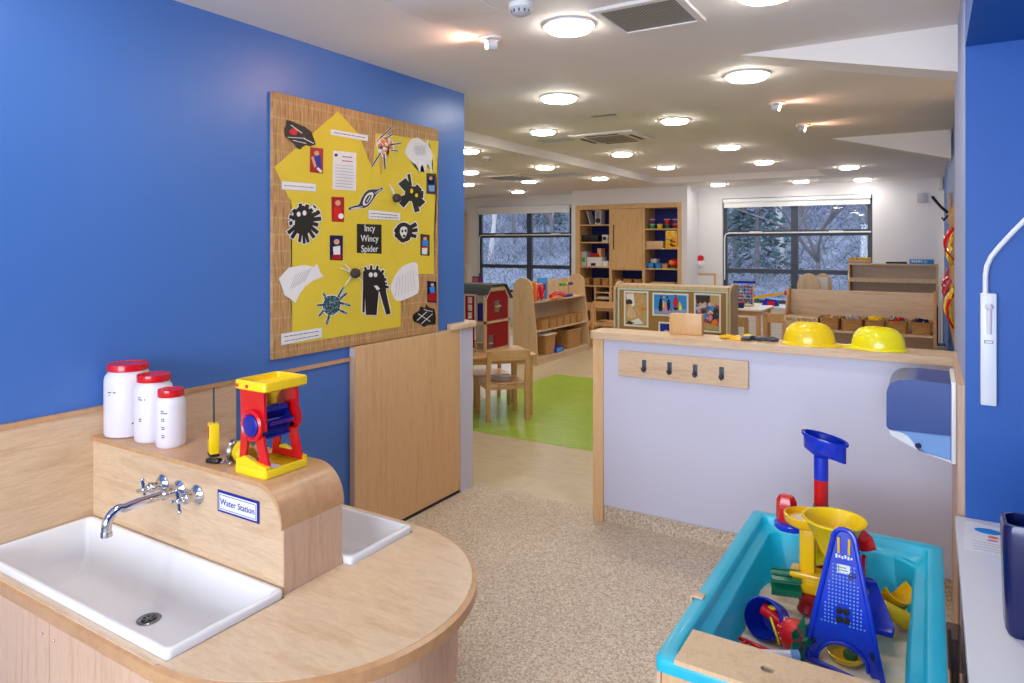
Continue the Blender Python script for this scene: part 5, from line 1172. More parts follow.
# second small bookcase end visible? – chairs by it
# ---- tables and chairs
def chair(label,loc,rz,s=1.0,group='small beech chairs'):
    t=thing('wooden_chair',label,'chair',loc,rz,group)
    w,d=.38*s,.34*s; hs=.31*s; hb=.60*s; q=.036*s
    a=M('beech_x'); 
    a.loft([[(x,y,z) for x,y in rrect(-w/2+.008,-d/2+.0,w/2-.008,d/2+.02,.03)] for z in (hs-.014,hs)]); a.build('seat',t,bevel=.003)
    for sx in (-1,1):
        a=M('beech'); x=sx*(w/2-q/2); a.box((x-q/2,d/2-q,0),(x+q/2,d/2,hs-.015),.004); a.build('leg',t)
        a=M('beech'); a.loft([[(x+dx*q/2,-d/2-.02+yy+dy*q/2,z) for dx,dy in ((-1,-1),(1,-1),(1,1),(-1,1))] for z,yy in ((0,-.02),(hs,0.0),(hb,-.045))]); a.build('back_post',t,bevel=.004)
    a=M('beech_x'); 
    pts=[(-w/2+q*.2,-d/2-.062),(0,-d/2-.085),(w/2-q*.2,-d/2-.062)]
    a.loft([[(x,y-.008,hb-.085*s) ,(x,y+.008,hb-.085*s),(x,y+.008,hb+.005),(x,y-.008,hb+.005)] for x,y in [(-w/2+q*.1,-d/2-.058),(-w/4,-d/2-.070),(0,-d/2-.074),(w/4,-d/2-.070),(w/2-q*.1,-d/2-.058)]]); a.build('back_rail',t,bevel=.003)
    a=M('beech'); a.box((-w/2+q,d/2-q+.005,hs-.05),(w/2-q,d/2-.008,hs-.015)); a.box((-w/2+q,-d/2-.025,hs-.05),(w/2-q,-d/2-.010,hs-.015))
    for sx in (-1,1): a.box((sx*(w/2-q/2)-.008,-d/2,hs-.05),(sx*(w/2-q/2)+.008,d/2-q,hs-.015))
    a.build('seat_apron',t)
    return t
def table(label,loc,rz,w,d,h,rough=None,top='beech_x',legm='beech'):
    t=thing('childrens_table',label,'table',loc,rz)
    a=M(top); a.loft([[(x,y,z) for x,y in rrect(-w/2,-d/2,w/2,d/2,.04)] for z in (h-.022,h)]); a.build('tabletop',t,bevel=.004)
    for sx in (-1,1):
        for sy in (-1,1): a=M(legm); x,y=sx*(w/2-.06),sy*(d/2-.06); a.box((x-.025,y-.025,0),(x+.025,y+.025,h-.023),.005); a.build('leg',t)
    a=M(legm)
    for sy in (-1,1): a.box((-w/2+.085,sy*(d/2-.06)-.01,h-.08),(w/2-.085,sy*(d/2-.06)+.01,h-.023))
    for sx in (-1,1): a.box((sx*(w/2-.06)-.01,-d/2+.085,h-.08),(sx*(w/2-.06)+.01,d/2-.085,h-.023))
    a.build('apron',t); return t
# main table: corner (-3.16,5.58), front edge towards (-.66,-.75), depth towards (-.78,.63)
ang=math.atan2(.75,.66); u=Vector((-math.cos(ang),-math.sin(ang),0)); v=Vector((-math.sin(ang),math.cos(ang),0))
tw,td=1.15,.62; cor=Vector((-3.15,5.60,0)); cen=cor+u*tw/2+v*td/2
table('beech table carrying the dolls house, half behind the blue wall',(cen.x,cen.y,0),ang,tw,td,.575)
c0=Vector((-3.31,5.315,0)); cc=c0+v*.185
c1=chair('beech chair with its back to the camera, nearest at the dolls house table',(cc.x-.004,cc.y+.0,0.0022),ang,1.07)
c=cor+u*.30+v*(td+.05); chair('beech chair on the far side of the dolls house table',(c.x,c.y,0.0022),ang+PI)
c=cor+u*.98+v*.14; chair('beech chair tucked in beside the low gate, mostly hidden',(c.x,c.y,0.0022),ang)
a=M('lgrey'); q=cor+u*.32+v*.30
a.loft([[(x,y,z) for x,y in arc((0,0),r_,0,2*PI,20)[:-1]] for z,r_ in ((0,.085),(.008,.10),(.012,.10))]); o=a.build('toy_plate',origin=(0,0,0)); o.location=(cc.x-.004,cc.y,.3345); tag(o,'pale grey plate lying on the nearest beech chair seat','plate')
# ---- dolls house
hx0,hx1,hy0,hy1,hz=-4.02,-3.62,5.42,5.86,.5755
t=thing('dolls_house','wooden dolls house with barn red panels and a grey roof','dolls house',((hx0+hx1)/2,(hy0+hy1)/2,hz))
q=.018; HW=.50
def zz(v): return hz+v*1.10
a=M('maple_pale')
for z in (0,.245,): a.box((hx0,hy0,zz(z)),(hx1,hy1,zz(z)+.022))
# corner posts and front frame (front faces +X), gable with sloped shoulders
for y in (hy0,hy1-.025): a.box((hx1-.025,y,zz(.022)),(hx1,y+.025,zz(.47)))
for y in (hy0,hy1-.018): a.box((hx0,y,zz(.022)),(hx0+.018,y+.018,zz(.47)))
a.build('frame',t,world=True)
def pnl(y0,y1,z0,z1,x,th,name,mat,win=None,cham=0):
    a=M(mat)
    if not win:
        a.box((x-th,y0,z0),(x,y1,z1))
    else:
        wy0,wy1,wz0,wz1=win
        a.box((x-th,y0,z0),(x,wy0,z1-cham)); a.box((x-th,wy1,z0),(x,y1,z1-cham)); a.box((x-th,wy0,z0),(x,wy1,wz0)); a.box((x-th,wy0,wz1),(x,wy1,z1-cham))
        if cham: a.prism([(x-th,y0,z1-cham),(x-th,y1,z1-cham),(x-th,y1-cham,z1),(x-th,y0+cham,z1)],(th,0,0))
    return a.build(name,t,world=True)
cy=(hy0+hy1)/2
pnl(hy0+.028,hy1-.028,zz(.270),zz(.52),hx1-.004,.010,'upper_red_panel','barn',(cy-.055,cy+.065,zz(.335),zz(.435)),.05)
pnl(hy0+.028,hy1-.028,zz(.024),zz(.243),hx1-.004,.010,'lower_red_panel','barn',(hy0+.065,hy0+.16,zz(.024),zz(.14)))
a=M('maple_pale'); a.prism([(hx1-.02,hy0+.0,zz(.47)),(hx1-.02,hy1,zz(.47)),(hx1-.02,hy1-.085,zz(.565)),(hx1-.02,hy0+.085,zz(.565))],(.004,0,0)); 
for (ya,za,yb,zb) in ((hy0+.004,.46,hy0+.09,.555),(hy0+.09,.555,hy1-.09,.555),(hy1-.09,.555,hy1-.004,.46)): a.prism([(hx1-.014,ya,zz(za)),(hx1-.014,yb,zz(zb)),(hx1-.014,yb,zz(zb)-.028),(hx1-.014,ya,zz(za)-.028)],(.014,0,0))
a.build('gable_frame',t,world=True)
a=M('maple_pale'); a.box((hx1-.012,cy-.055,zz(.382)),(hx1-.002,cy+.065,zz(.390))); a.box((hx1-.012,cy+.001,zz(.335)),(hx1-.002,cy+.009,zz(.435))); a.build('window_bars',t,world=True)
a=M('roof')
for (ya,za,yb,zb) in ((hy0+.02,.50,hy0+.085,.575),(hy0+.085,.575,hy1-.085,.575),(hy1-.085,.575,hy1+.03,.445)): a.prism([(hx0-.02,ya,zz(za)),(hx0-.02,yb,zz(zb)),(hx0-.02,yb,zz(zb)+.010),(hx0-.02,ya,zz(za)+.010)],(hx1-hx0+.04,0,0))
a.build('roof',t,world=True)
# side facing -Y: two windows columns
def sidewin(xa,xb,za,zb,name,rows=3):
    a=M('barn')
    a.box((xa,hy0+.004,za),(xa+.022,hy0+.014,zb)); a.box((xb-.022,hy0+.004,za),(xb,hy0+.014,zb))
    for k in range(rows+1):
        z=za+(zb-za-.012)*k/rows; a.box((xa+.022,hy0+.004,z),(xb-.022,hy0+.014,z+.012))
    a.build(name,t,world=True)
sidewin(hx0+.165,hx0+.265,zz(.275),zz(.485),'side_window'); sidewin(hx0+.165,hx0+.265,zz(.03),zz(.235),'side_door',2)
a=M('maple_pale'); a.box((hx0+.018,hy0+.004,zz(.022)),(hx0+.160,hy0+.014,zz(.47))); a.build('side_panel',t,world=True)
a=M('dblu'); a.box((hx0+.275,hy0+.05,zz(.268)),(hx0+.36,hy0+.09,zz(.42)),.003); a.build('blue_furniture',t,world=True)
a=M('white_pl'); a.box((hx0+.019,hy1-.025,zz(.03)),(hx1-.03,hy1-.02,zz(.235))); a.box((hx0+.02,hy1-.025,zz(.27)),(hx1-.03,hy1-.02,zz(.46))); a.build('rear_wall',t,world=True)
t2=thing('toy_figure','small wooden figure standing in the dolls house doorway','toy figure',(hx1-.05,hy0+.10,zz(.0225)))
a=M('maple_pale'); a.lathe([(.018,0),(.016,.05),(.006,.062)],(0,0,0),12); a.build('body',t2); a=M('skin'); a.ball((0,0,.078),.015,12); a.build('head',t2); a=M('dblu'); a.lathe([(.0155,.075),(.016,.085),(.009,.094),(.002,.096)],(0,0,0),12); a.build('hat',t2)
a=M('yel'); a.ball((hx0+.26,hy0+.05,zz(.0225)+.016),.016,10); tag(a.build('toy_ball'),'tiny yellow ball on the dolls house ground floor','ball')
q=ay(473,283,11.96); q2=ay(483.5,276.5,11.96); a=M('purple'); a.box((q.x,11.935,q.z),(q2.x,11.945,q2.z)); a.mat('orange')
for k in range(4): a.box((q.x+.03+k*.03,11.933,q.z+.03),(q.x+.05+k*.03,11.935,q2.z-.03))
o=a.build('purple_sign'); tag(o,'tiny purple sign with orange lettering at the left-hand window','sign')
# ---- chairs and table before the cupboard
q=ay(589,330,10.05); chair('beech chair with its back to the partition, left of the divider',(q.x,10.05,0),-.12,1.16)
q=ay(611,330,10.30); chair('beech chair peeping out at the left edge of the photo divider',(q.x,10.30,0),.1,1.16)
q=ay(599,330,11.0); table('low beech table in front of the tall cupboard',(q.x,10.98,0),0,1.1,.5,.55)
# ---- photo divider
t=thing('photo_divider','tan backed room divider with three large framed photographs','room divider',(-2.33,7.15,0))
dx0,dx1,dy=-2.93,-1.745,7.0; zt=1.17
a=M('tan'); a.box((dx0,dy,.05),(dx1,dy+.012,zt-.03)); a.build('felt_panel',t,world=True)
a=M('maple_pale'); a.box((dx0-.03,dy-.004,zt-.035),(dx1,dy+.33,zt)); a.box((dx0-.03,dy-.004,.0),(dx1,dy+.33,.05)); a.build('maple_frame',t,world=True)
a=M('mint'); a.box((dx0+.0,dy-.008,zt-.055),(dx1,dy-.001,zt-.038)); a.box((dx0,dy-.008,.06),(dx0+.016,dy-.001,zt-.056)); a.box((dx1-.018,dy-.008,.06),(dx1-.004,dy-.001,zt-.056)); a.build('edging',t,world=True)
for x in (dx0-.055,dx1+.001):
    a=M('maple_pale'); a.prism([(x,dy+.165+.165*math.cos(q),zt-.10+(.13*math.sin(q) if math.sin(q)>0 else 0)) for q in [PI*i/12 for i in range(13)]]+[(x,dy,0),(x,dy+.33,0)],(.022,0,0)); a.build('end_panel',t,world=True,bevel=.003)
def pict(px0,py0,px1,py1,label,bg,layers,name='framed_photograph'):
    P=ay(px0,py0,dy-.009); Q=ay(px1,py1,dy-.009); w_,h_=Q.x-P.x,P.z-Q.z
    t=thing(name,label,'photograph',((P.x+Q.x)/2,dy-.009,Q.z),0,'photographs on the room divider')
    a=M('paper'); a.box((-w_/2,-.002,0),(w_/2,0.0,h_)); a.build('mount',t)
    a=M(bg); a.box((-w_/2+.018,-.0035,.018),(w_/2-.018,-.002,h_-.018))
    k=0
    for mt,polys in layers:
        a.mat(mt); k+=1
        for po in polys: a.prism([((-w_/2)+x*w_,-.0035-.0008*k,y*h_) for x,y in po],(0,.0008,0))
    a.build('picture',t); return t
def pc(x,y,r,asp=1): return [(x+r*math.cos(2*PI*i/12),y+r*asp*math.sin(2*PI*i/12)) for i in range(12)]
pict(624,290.5,648.5,327.5,'portrait photo of children playing, left on the divider','tanprint',[('paper',[[(.1,.9),(.4,.93),(.45,.6),(.2,.5)],[(.15,.1),(.6,.25),(.8,.1),(.4,.06)]]),('maple_pale',[sm([(.1,.3),(.2,.55),(.4,.5),(.55,.3),(.3,.2)],1)]),('brownpaint',[pc(.22,.68,.14,.6),[(.08,.08),(.3,.06),(.45,.1),(.2,.16)]]),('skin',[pc(.24,.58,.08,.7),pc(.72,.72,.08,.8),sm([(.45,.55),(.6,.5),(.7,.3),(.55,.35)],1)]),('orange',[[(.35,.95),(.6,.95),(.5,.9)],pc(.8,.5,.1,.4)]),('bgrn',[[(.8,.95),(.92,.95),(.9,.88)]])])
pict(652.5,292.5,688.5,317.5,'beach photo of a family against blue sky, centre of the divider','sky',[('lblu',[[(.05,.08),(.95,.08),(.95,.35),(.05,.3)]]),('navy',[sm([(.16,.2),(.2,.75),(.28,.8),(.3,.2)],1),sm([(.4,.25),(.42,.75),(.5,.7),(.5,.25)],1),[(.6,.4),(.72,.4),(.7,.28),(.6,.28)]]),('pink',[sm([(.3,.1),(.34,.6),(.4,.6),(.44,.1)],1)]),('lemon',[sm([(.29,.35),(.3,.65),(.34,.65),(.33,.35)],0),sm([(.74,.3),(.75,.72),(.84,.4),(.8,.25)],1)]),('red',[sm([(.58,.42),(.6,.85),(.72,.82),(.72,.4)],1),pc(.53,.28,.035,1.2)]),('brownpaint',[pc(.25,.84,.03,1.4),pc(.42,.82,.03,1.4),pc(.65,.9,.03,1.4),pc(.48,.62,.03,1.4)]),('skin',[pc(.34,.82,.035,1.4),[(.6,.28),(.63,.28),(.62,.12),(.6,.12)],[(.68,.28),(.71,.28),(.7,.12),(.68,.12)],[(.2,.2),(.27,.2),(.26,.08),(.21,.08)]])])
pict(694,293,721,333,'portrait photo of a crowd of children, right on the divider','crowd',[('brownpaint',[[(.05,.95),(.6,.95),(.55,.75),(.1,.72)]]),('tanprint',[[(.6,.95),(.93,.95),(.93,.7),(.62,.75)],[(.07,.06),(.93,.06),(.93,.18),(.4,.25),(.07,.2)]]),('skin',[pc(.25,.72,.06,.7),pc(.42,.74,.06,.7),pc(.68,.74,.06,.7),pc(.55,.5,.06,.7)]),('sky',[pc(.68,.62,.08,.9),pc(.42,.42,.08,1)]),('pink',[pc(.62,.38,.08,.9),pc(.2,.55,.07,.9)]),('orange',[pc(.78,.26,.11,.7)])])
pict(658.5,321.5,672,334,'small dark blue photo half hidden by the wooden block','dblu',[('lgrey',[pc(.6,.15,.2,.8)])])
# ---- basket unit behind the partition
ux0,ux1,uy=-1.13,.03,6.40
t=thing('basket_shelf_unit','long low maple shelf unit with a row of baskets behind the hard hats','shelf unit',((ux0+ux1)/2,uy+.18,0))
for x in (ux0,ux1-.02):
    a=M('edge'); a.prism([(x,uy,0),(x,uy+.36,0),(x,uy+.36,1.20)]+[(x,uy+.30+.05*math.cos(q),1.17+.045*math.sin(q)) for q in [PI/4+PI*.6*i/4 for i in range(5)]]+[(x,uy+.16,1.02),(x,uy,.93)],(.02,0,0)); a.build('end_panel',t,world=True,bevel=.003)
a=M('maple_x'); a.box((ux0+.021,uy+.335,.02),(ux1-.021,uy+.355,1.195)); a.build('back_panel',t,world=True)
for z in (.875,.63,.36,.06):
    a=M('maple_x'); a.box((ux0+.021,uy+.004,z-.02),(ux1-.021,uy+.334,z)); a.build('shelf',t,world=True)
fill=[None,[('edge',5),('dred',2)],[('lgrey',7),('dgrey',2)],[('yel',6),('bgrn',2)],[('red',3),('grn',3),('dblu',3),('maple_pale',2)],[('navy',5),('paper',2),('black',2)]]
lbls=[None,'leftmost basket with brown pieces','basket of grey shiny pieces','basket of yellow pieces above the gap between hats','basket of red, green and wooden pieces','rightmost basket of dark blue pieces']
pn={'edge':'brown','dred':'dark red','lgrey':'pale grey','dgrey':'dark grey','yel':'yellow','bgrn':'green','red':'red','grn':'dark green','dblu':'blue','maple_pale':'wooden','navy':'navy','paper':'white','black':'black'}
for i,(p0,p1) in enumerate(((784,818),(819.5,839),(841,863),(864.5,884.5),(887.5,907.5),(911,932))):
    P=ay(p0,320,uy+.02); Q=ay(p1,320,uy+.02)
    if i==0:
        tt=thing('wooden_crate','flat fronted maple box with stencilled lettering at the left of the basket row','box',((P.x+Q.x)/2,uy+.02,.876))
        w_=Q.x-P.x; a=M('maple_pale'); a.box((-w_/2,0,0),(w_/2,.26,.10),.003); a.build('box',tt)
        text('BALL & FAMILY',.036,'black','lettering',tt,Matrix.Translation((0,-.0008,.072))@RX()); text('WOODEN',.018,'black','lettering',tt,Matrix.Translation((0,-.0008,.03))@RX()) if False else None
        continue
    basket('wicker_basket',lbls[i]+' on the shelf behind the partition',((P.x+Q.x)/2,uy+.14,.8765),Q.x-P.x,.24,.095,0,'baskets on the unit behind the partition')
    rnd=random.Random(i)
    cx=(P.x+Q.x)/2; hw2=(Q.x-P.x)/2*.6; spots_=[]
    n=0
    for mt,cn in fill[i]:
        for k in range(cn):
            gx=n%4; gy=n//4; n+=1
            x=cx-hw2+2*hw2*(gx+.5)/4; y=uy+.08+.05*gy; z=.968+rnd.uniform(0,.022)
            a=M(mt); sh=(k+i)%3
            if sh==0: a.box((-.016,-.018,-.012),(.016,.018,.014),.003)
            elif sh==1: a.cyl((-.022,0,0),(.022,0,.006),.009,seg=8)
            else: a.prism([(-.018,-.016,-.010),(.018,-.016,-.010),(0,-.016,.018)],(0,.03,0))
            o=a.build('toy_piece',origin=(0,0,0)); o.location=(x,y,z); o.rotation_euler=(rnd.uniform(-.4,.4),rnd.uniform(-.4,.4),rnd.uniform(0,3)); tag(o,'%s toy piece in the %s'%(pn[mt],lbls[i].replace('leftmost basket with','basket with').replace('rightmost basket','right-hand basket')),'toy','%s pieces in basket %s'%(pn[mt],lbls[i]))
# ---- tall display unit
vx0,vx1,vy=-.83,.06,8.80
t=thing('display_shelf_unit','taller maple display unit with narrow ledges behind the basket unit','shelf unit',((vx0+vx1)/2,vy+.15,0))
for x in (vx0,vx1-.02): a=M('maple_pale'); a.box((x,vy,0),(x+.02,vy+.30,1.39),.002); a.build('end_panel',t,world=True)
a=M('maple_x'); a.box((vx0+.021,vy+.27,.02),(vx1-.021,vy+.29,1.385)); a.build('back_panel',t,world=True)
a=M('maple_x'); a.box((vx0+.021,vy+.0,1.37),(vx1-.021,vy+.269,1.388)); a.build('top_shelf',t,world=True)
for k,(z) in enumerate((1.18,1.03,.80,.5,.2)):
    a=M('maple_pale'); a.box((vx0+.021,vy+.02+.03*0,z),(vx1-.021,vy+.268,z+.018)); a.box((vx0+.021,vy+.005,z-.005),(vx1-.021,vy+.02,z+.045)); a.build('ledge',t,world=True)
a=M('dblu'); q=ay(893,273,vy); 
def topthing(name,cat,label,p0,p1,h,mat,fn=None):
    P=ay(p0,264,vy+.1); Q=ay(p1,264,vy+.1); a=M(mat); a.box((P.x,vy+.08,1.3885),(Q.x,vy+.16,1.3885+h),.003)
    if fn: fn(a,P.x,Q.x)
    return tag(a.build(name),label,cat)
def yb(a,x0,x1):
    rnd=random.Random(5)
    for k in range(9): a.mat(rnd.choice(['amb','edge','yel'])); a.ball((x0+(x1-x0)*(k+.5)/9,vy+.11,1.3885+.055),.016,8)
topthing('flower_trough','trough','low box of small yellow flowers on top of the display unit',849,871,.045,'edge',yb)
topthing('black_remote','remote control','flat black bar lying on top of the display unit',886,907,.022,'black')
def lg(a,x0,x1):
    a.mat('paper'); 
    for k in range(5): a.box((x0+.02+k*.022,vy+.078,1.405),(x0+.034+k*.022,vy+.08,1.43))
    a.mat('lblu'); a.box((x0+.14,vy+.078,1.40),(x0+.17,vy+.08,1.43))
topthing('blue_game_box','box','bright blue and white box on top of the display unit',909.5,934,.052,'sky',lg)
# rounded boards
for i,(p0,p1,yy,lb) in enumerate(((797,820,7.75,'nearer rounded maple chair back behind the basket unit'),(814,832,8.15,'farther rounded maple chair back holding a paper sheet'))):
    P=ay(p0,290,yy);Q=ay(p1,290,yy); z1=ay(p0,273,yy).z; r=(Q.x-P.x)/2; cx=(P.x+Q.x)/2
    t=thing('round_topped_chair',lb,'chair',(cx,yy,0),0,'round topped maple chairs'); 
    a=M('maple_pale'); a.prism([(r*math.cos(q),0,z1-.13+.13*math.sin(q)) for q in [PI*k/12 for k in range(13)]]+[(-r,0,.55),(r,0,.55)],(0,.02,0)); a.build('backrest',t,bevel=.002)
    a=M('maple_pale'); a.box((-r,.02,.53),(r,.34,.55),.003); a.build('seat',t)
    for sx in (-1,1):
        for y in (.0,.31): a=M('maple_pale'); a.box((sx*(r-.02)-.015,y,0),(sx*(r-.02)+.015,y+.03,.53)); a.build('leg',t)
    if i==1: a=M('paper'); a.box((-r*.6,-.012,.42),(r*.55,-.002,z1-.045)); tag(a.build('paper_sheet',origin=(0,0,0)),'white paper sheet leaning on the farther rounded chair back','paper').location=(cx,yy,0)
# ---- right window table, abacus etc
def oat(px_,py_,y): return ay(px_,py_,y)
TY=8.6; P=oat(728,311,TY); Q=oat(766,311,TY)
tt=table('pale topped table under the right-hand window carrying the abacus',(-2.35,9.15,0),0,1.15,.75,.80,top='paper')
ch=chair('tall beech chair right of the divider, nearest to the camera',(-2.06,8.35,0),.1,1.28); chair('beech chair just right of the first one by the window table',(-1.52,9.02,0),.0,1.28)
t=thing('abacus','colourful bead abacus frame on the window table','abacus',(oat(744.5,304,9.2).x,9.2,.8005))
w_=oat(753.5,304,9.2).x-oat(736,304,9.2).x; hh=oat(744,283,9.2).z-.8
hh=.30
a=M('beech'); a.box((-w_/2,-.05,0),(w_/2,.05,.02)); a.build('base',t)
for s in (-1,1): a=M('beech'); a.box((s*w_/2-.008,-.01,.02),(s*w_/2+.008,.01,hh)); a.build('upright',t)
for k in range(6):
    z=.045+k*(hh-.05)/6; c=['red','red','yel','bgrn','bgrn','amb'][k]
    a=M('lgrey'); a.cyl((-w_/2,0,z),(w_/2,0,z),.003,seg=6)
    for b_ in range(9): a.mat(['red','red','grn','red','sky','red','bgrn','red','sky'][(b_+k)%9] if k%2 else ['bgrn','sky','red','red','red','grn','yel','sky','blu'][(b_+k)%9]); a.lathe([(.006,-.010),(.018,-.006),(.018,.006),(.006,.010)],(-w_/2+.02+b_*(w_-.04)/8,0,z),10,(1,0,0))
    a.build('bead_row',t)
a=M('blu'); a.box((-w_/2-.03,-.012,hh),(w_/2+.03,.012,hh+.03)); a.build('top_bar',t)
a=M('navy'); q=oat(740,306,8.95); a.lathe([(.05,0),(.06,.06),(.055,.06),(.045,.01)],(q.x,8.95,.8005),16); a.mat('dred'); a.lathe([(.058,.061),(.058,.075),(.003,.08)],(q.x,8.95,.8005),16); tag(a.build('pencil_pot'),'dark blue and red pot in front of the abacus','pot')
# cabinet under window right
P=oat(763,306,11.45);Q=oat(784,306,11.45)
t=thing('white_cabinet','white radiator cabinet beneath the right-hand window','cabinet',(-1.95,11.7,0))
a=M('white_pl'); a.box((-3.05,11.40,.598),(-.85,11.925,.618)); a.build('top',t,world=True); a=M('white_wall'); a.box((-3.0,11.44,0),(-.9,11.92,.597)); a.build('body',t,world=True)
a=M('lgrey'); 
for k in range(5): a.box((-2.95,11.437,.08+k*.1),(-.95,11.44,.085+k*.1))
a.build('panel_lines',t,world=True)
t=thing('toy_seesaw','yellow toy balance on a blue and red base by the window','toy balance',(oat(769,305,11.5).x,11.6,.619))
a=M('blu'); a.prism([(-.13,-.05,0),(.13,-.05,0),(.11,-.05,.10),(-.07,-.05,.12)],(0,.1,0)); a.mat('red'); a.box((-.03,-.054,.01),(.08,-.05,.08)); a.build('base',t,bevel=.004)
a=M('amb'); a.prism([(-.26,-.03,.10),(.24,-.03,.20),(.24,-.03,.23),(.0,-.03,.20),(-.26,-.03,.135)],(0,.06,0)); a.build('beam',t)
a=M('red'); a.ball((.24,0,.215),.04,10); a.ball((-.27,0,.15),.035,10); a.build('red_ends',t); a=M('grn'); a.ball((-.20,0,.085),.04,10); a.build('green_weight',t)
# ---- right wall streamers board and far hook rail
t=thing('streamer_board','narrow brown display board with red and yellow paper streamers','display board',(.155,6.2,1.0))
a=M('mat'); a.box((.125,5.0,.92),(.1495,7.0,1.88)); a.build('board',t,world=True)
a=M('lgrey'); a.box((.118,4.96,.9),(.1495,4.998,1.9)); a.build('board_edge',t,world=True)
rnd=random.Random(11)
for k in range(12):
    up=k%2; y=rnd.uniform(5.3,6.8); z=(1.56 if k<5 else 1.22)+rnd.uniform(-.07,.07); L=rnd.uniform(.12,.24); a=M('red' if k%3!=1 else 'yel'); sl=rnd.uniform(-.4,.4); dp=rnd.uniform(.015,.05); wd_=rnd.uniform(.014,.026)
    pts=[(.124-dp*math.sin(PI*i/12),y+sl*L*i/12,z-L*(i/12-.5)) for i in range(13)]
    a.loft([[(p[0],p[1]-.03,p[2]-wd_*.4),(p[0],p[1]+.03,p[2]+wd_*.4),(p[0]-.012,p[1]+.03,p[2]+wd_),(p[0]-.012,p[1]-.03,p[2]+wd_*.2)] for p in pts]); a.build('paper_streamer',t,world=True,smooth=70)
t=thing('far_coat_hook','black hook on a wooden block high on the far right wall','coat hook',(.16,7.6,1.9))
a=M('beech'); a.box((.128,7.5,ax(948,225,.13).z if False else 1.80),(.1515,7.7,2.08)); a.build('block',t,world=True)
a=M('black'); a.tube([(.128,7.6,1.90),(.07,7.6,1.96),(.02,7.6,2.03),(.0,7.6,2.06)],.014,6); a.tube([(.128,7.6,1.88),(.09,7.6,1.83),(.08,7.6,1.86)],.012,6); a.build('hook',t,world=True)
t=thing('leaning_boards','sheets of coloured card in a grey stand by the right wall','card stand',(.07,7.9,0))
a=M('lgrey'); a.box((.03,7.8,0),(.12,8.1,.62),.01); a.build('stand',t,world=True)
for k,(mt) in enumerate(('navy','paper','lblu')): a=M(mt); a.box((.04+.025*k,7.82+.02*k,.621),(.05+.025*k,8.08,1.0+.06*k)); a.build('card',t,world=True)

# ================================================================ OUTSIDE
m=M('hill'); nx,ny=60,26; V=[]
def hillz(x,y):
    f=max(0,(y-16)/34); return -.8+5.2*f**1.0+1.2*noise.noise(Vector((x*.12,y*.12,1)))*f*2 - (1.0*max(0,min(1,(x+6)/8)))*f*1.4
for i in range(nx+1):
    V.append([m.v((-60+90*i/nx,12.6+58*j/ny,hillz(-60+90*i/nx,12.6+58*j/ny))) for j in range(ny+1)])
for i in range(nx):
    for j in range(ny): m.f([V[i][j],V[i+1][j],V[i+1][j+1],V[i][j+1]])
h=m.build('hillside',smooth=90); h['kind']='structure'; h['label']='rough winter hillside outside the windows'
W['bark']=plain('grey_brown_bark','#6d6466',.9,vary=.2,nscale=10); W['pale_bark']=plain('pale_birch_bark','#b9b2ae',.8,vary=.15); W['ever']=plain('dark_evergreen','#2c4546',.9,vary=.3)
W['twig1']=plain('bleached_scrub_twigs','#8b889c',.9,vary=.2); W['twig2']=plain('dark_scrub_twigs','#4a505e',.9,vary=.2); W['twig3']=plain('olive_scrub_twigs','#68736f',.9,vary=.2)
def bare_tree(loc,h,label,seed,mat='bark',spread=.5,depth=5):
    rnd=random.Random(seed); a=M(mat)
    def grow(p,d,l,r,k):
        q=p+d*l*.5+Vector((rnd.uniform(-1,1),rnd.uniform(-1,1),0))*l*.05; e=p+d*l
        a.tube([p,q,e],r,5 if k<3 else 3,cap=False,r2=r*.68)
        if k>=depth: return
        for _ in range(3 if k<3 else 2):
            nd=(d+Vector((rnd.uniform(-1,1),rnd.uniform(-1,1),rnd.uniform(-.35,.6)))*spread*1.5).normalized(); grow(e,nd,l*rnd.uniform(.6,.82),r*.62,k+1)
    grow(Vector((0,0,-.3)),Vector((rnd.uniform(-.1,.1),rnd.uniform(-.1,.1),1)).normalized(),h*.3,h*.018,0)
    o=a.build('bare_tree',origin=(0,0,0)); o.location=loc; tag(o,label,'tree','bare winter trees outside')
def T(px_,y,h,label,seed,mat='bark',spread=.5,depth=5):
    r=ray(px_,245); t_=y/r[1]; x=r[0]*t_; bare_tree((x,y,hillz(x,y)),h,label,seed,mat,spread,depth)
T(822,20,5.5,'large spreading bare tree outside the right half of the right-hand window',3,'bark',.6,6)
T(784,27,9,'slim pale birch outside the middle of the right-hand window',4,'pale_bark',.2,4)
T(866,30,7,'bare tree outside the right edge of the right-hand window',5)
T(740,30,7,'bare tree behind the dark evergreen outside the right-hand window',9)
T(800,34,7,'thin bare tree behind the birch outside',12)
T(490,26,8,'pale slim tree outside the left part of the left-hand window',6,'pale_bark',.25,4)
T(515,32,7,'bare tree outside the centre of the left-hand window',7)
T(552,30,7,'bare tree outside the right part of the left-hand window',8)
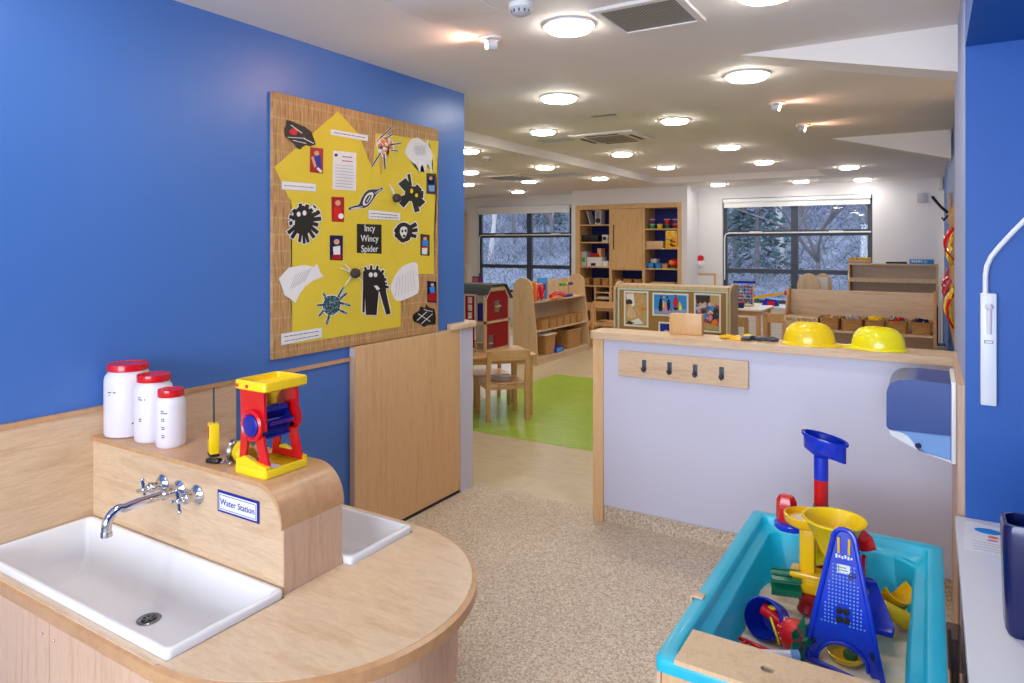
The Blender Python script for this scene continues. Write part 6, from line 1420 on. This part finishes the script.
def ever(px_,y,h,label,seed):
    rnd=random.Random(seed); r=ray(px_,245); t_=y/r[1]; x=r[0]*t_; a=M('ever')
    for k in range(850):
        f=rnd.random(); rad=(1-f)*h*.30; q=rnd.uniform(0,2*PI); rr_2=rad*math.sqrt(rnd.random()); p=Vector((rr_2*math.cos(q),rr_2*math.sin(q),.3+f*h)); d=Vector((math.cos(q),math.sin(q),rnd.uniform(-.5,.2))); s=rnd.uniform(.12,.28); n=d.orthogonal().normalized()*s*.35
        a.f([a.v(p-n),a.v(p+n),a.v(p+d*s)])
    t=thing('evergreen_tree',label,'tree',(x,y,hillz(x,y)),0,'evergreens outside'); a.build('foliage',t); a=M('bark'); a.cyl((0,0,-.3),(0,0,h*.95),.10,.02,8); a.build('trunk',t)
ever(757,24,4.6,'dark conical evergreen outside the left half of the right-hand window',1)
ever(735,27,4.4,'dark evergreen at the left edge of the right-hand window',2)
ever(545,34,4.0,'evergreen outside the right part of the left-hand window',3)
rnd=random.Random(21); a=M(); 
for mt,n in (('twig1',9000),('twig2',9000),('twig3',6000)):
    a.mat(mt)
    for k in range(n):
        y=rnd.uniform(17,48); x=rnd.uniform(-1.05,.12)*y; z=hillz(x,y); L=rnd.uniform(.25,1.0)*(y/30); d=Vector((rnd.uniform(-1,1),rnd.uniform(-.3,.3),rnd.uniform(.1,1.0))).normalized(); w_=.012*(y/25); n_=Vector((-d.z,0,d.x)).normalized()*w_; p=Vector((x,y,z+rnd.uniform(0,.7)))
        a.f([a.v(p-n_),a.v(p+n_),a.v(p+d*L)])
o=a.build('hillside_scrub',origin=(0,0,0)); tag(o,'tangled bare winter scrub covering the hillside outside the windows','scrub',None,'stuff')

# ================================================================ LIGHT
wd=bpy.data.worlds.new('world'); sc.world=wd; wd.use_nodes=True; nt=wd.node_tree; bg=nt.nodes['Background']; bg.inputs['Color'].default_value=(.72,.83,1,1); bg.inputs['Strength'].default_value=1.9
def area(name,loc,rot,sx,sy,e,c):
    l=bpy.data.lights.new(name,'AREA'); l.shape='RECTANGLE'; l.size=sx; l.size_y=sy; l.energy=e; l.color=c; o=bpy.data.objects.new(name,l); COL.objects.link(o); o.location=loc; o.rotation_euler=rot; return o
# added fill lamp behind the camera, shining in through the added rear window
area('added_rear_fill',(-.6,-2.95,1.5),(PI/2,0,0),3.4,2.0,165,(.90,.94,1))
vs=sc.view_settings; sc.display_settings.display_device='sRGB'; vs.view_transform='Standard'; vs.look='None'; vs.gamma=1; vs.use_curve_mapping=False; vs.exposure=.58
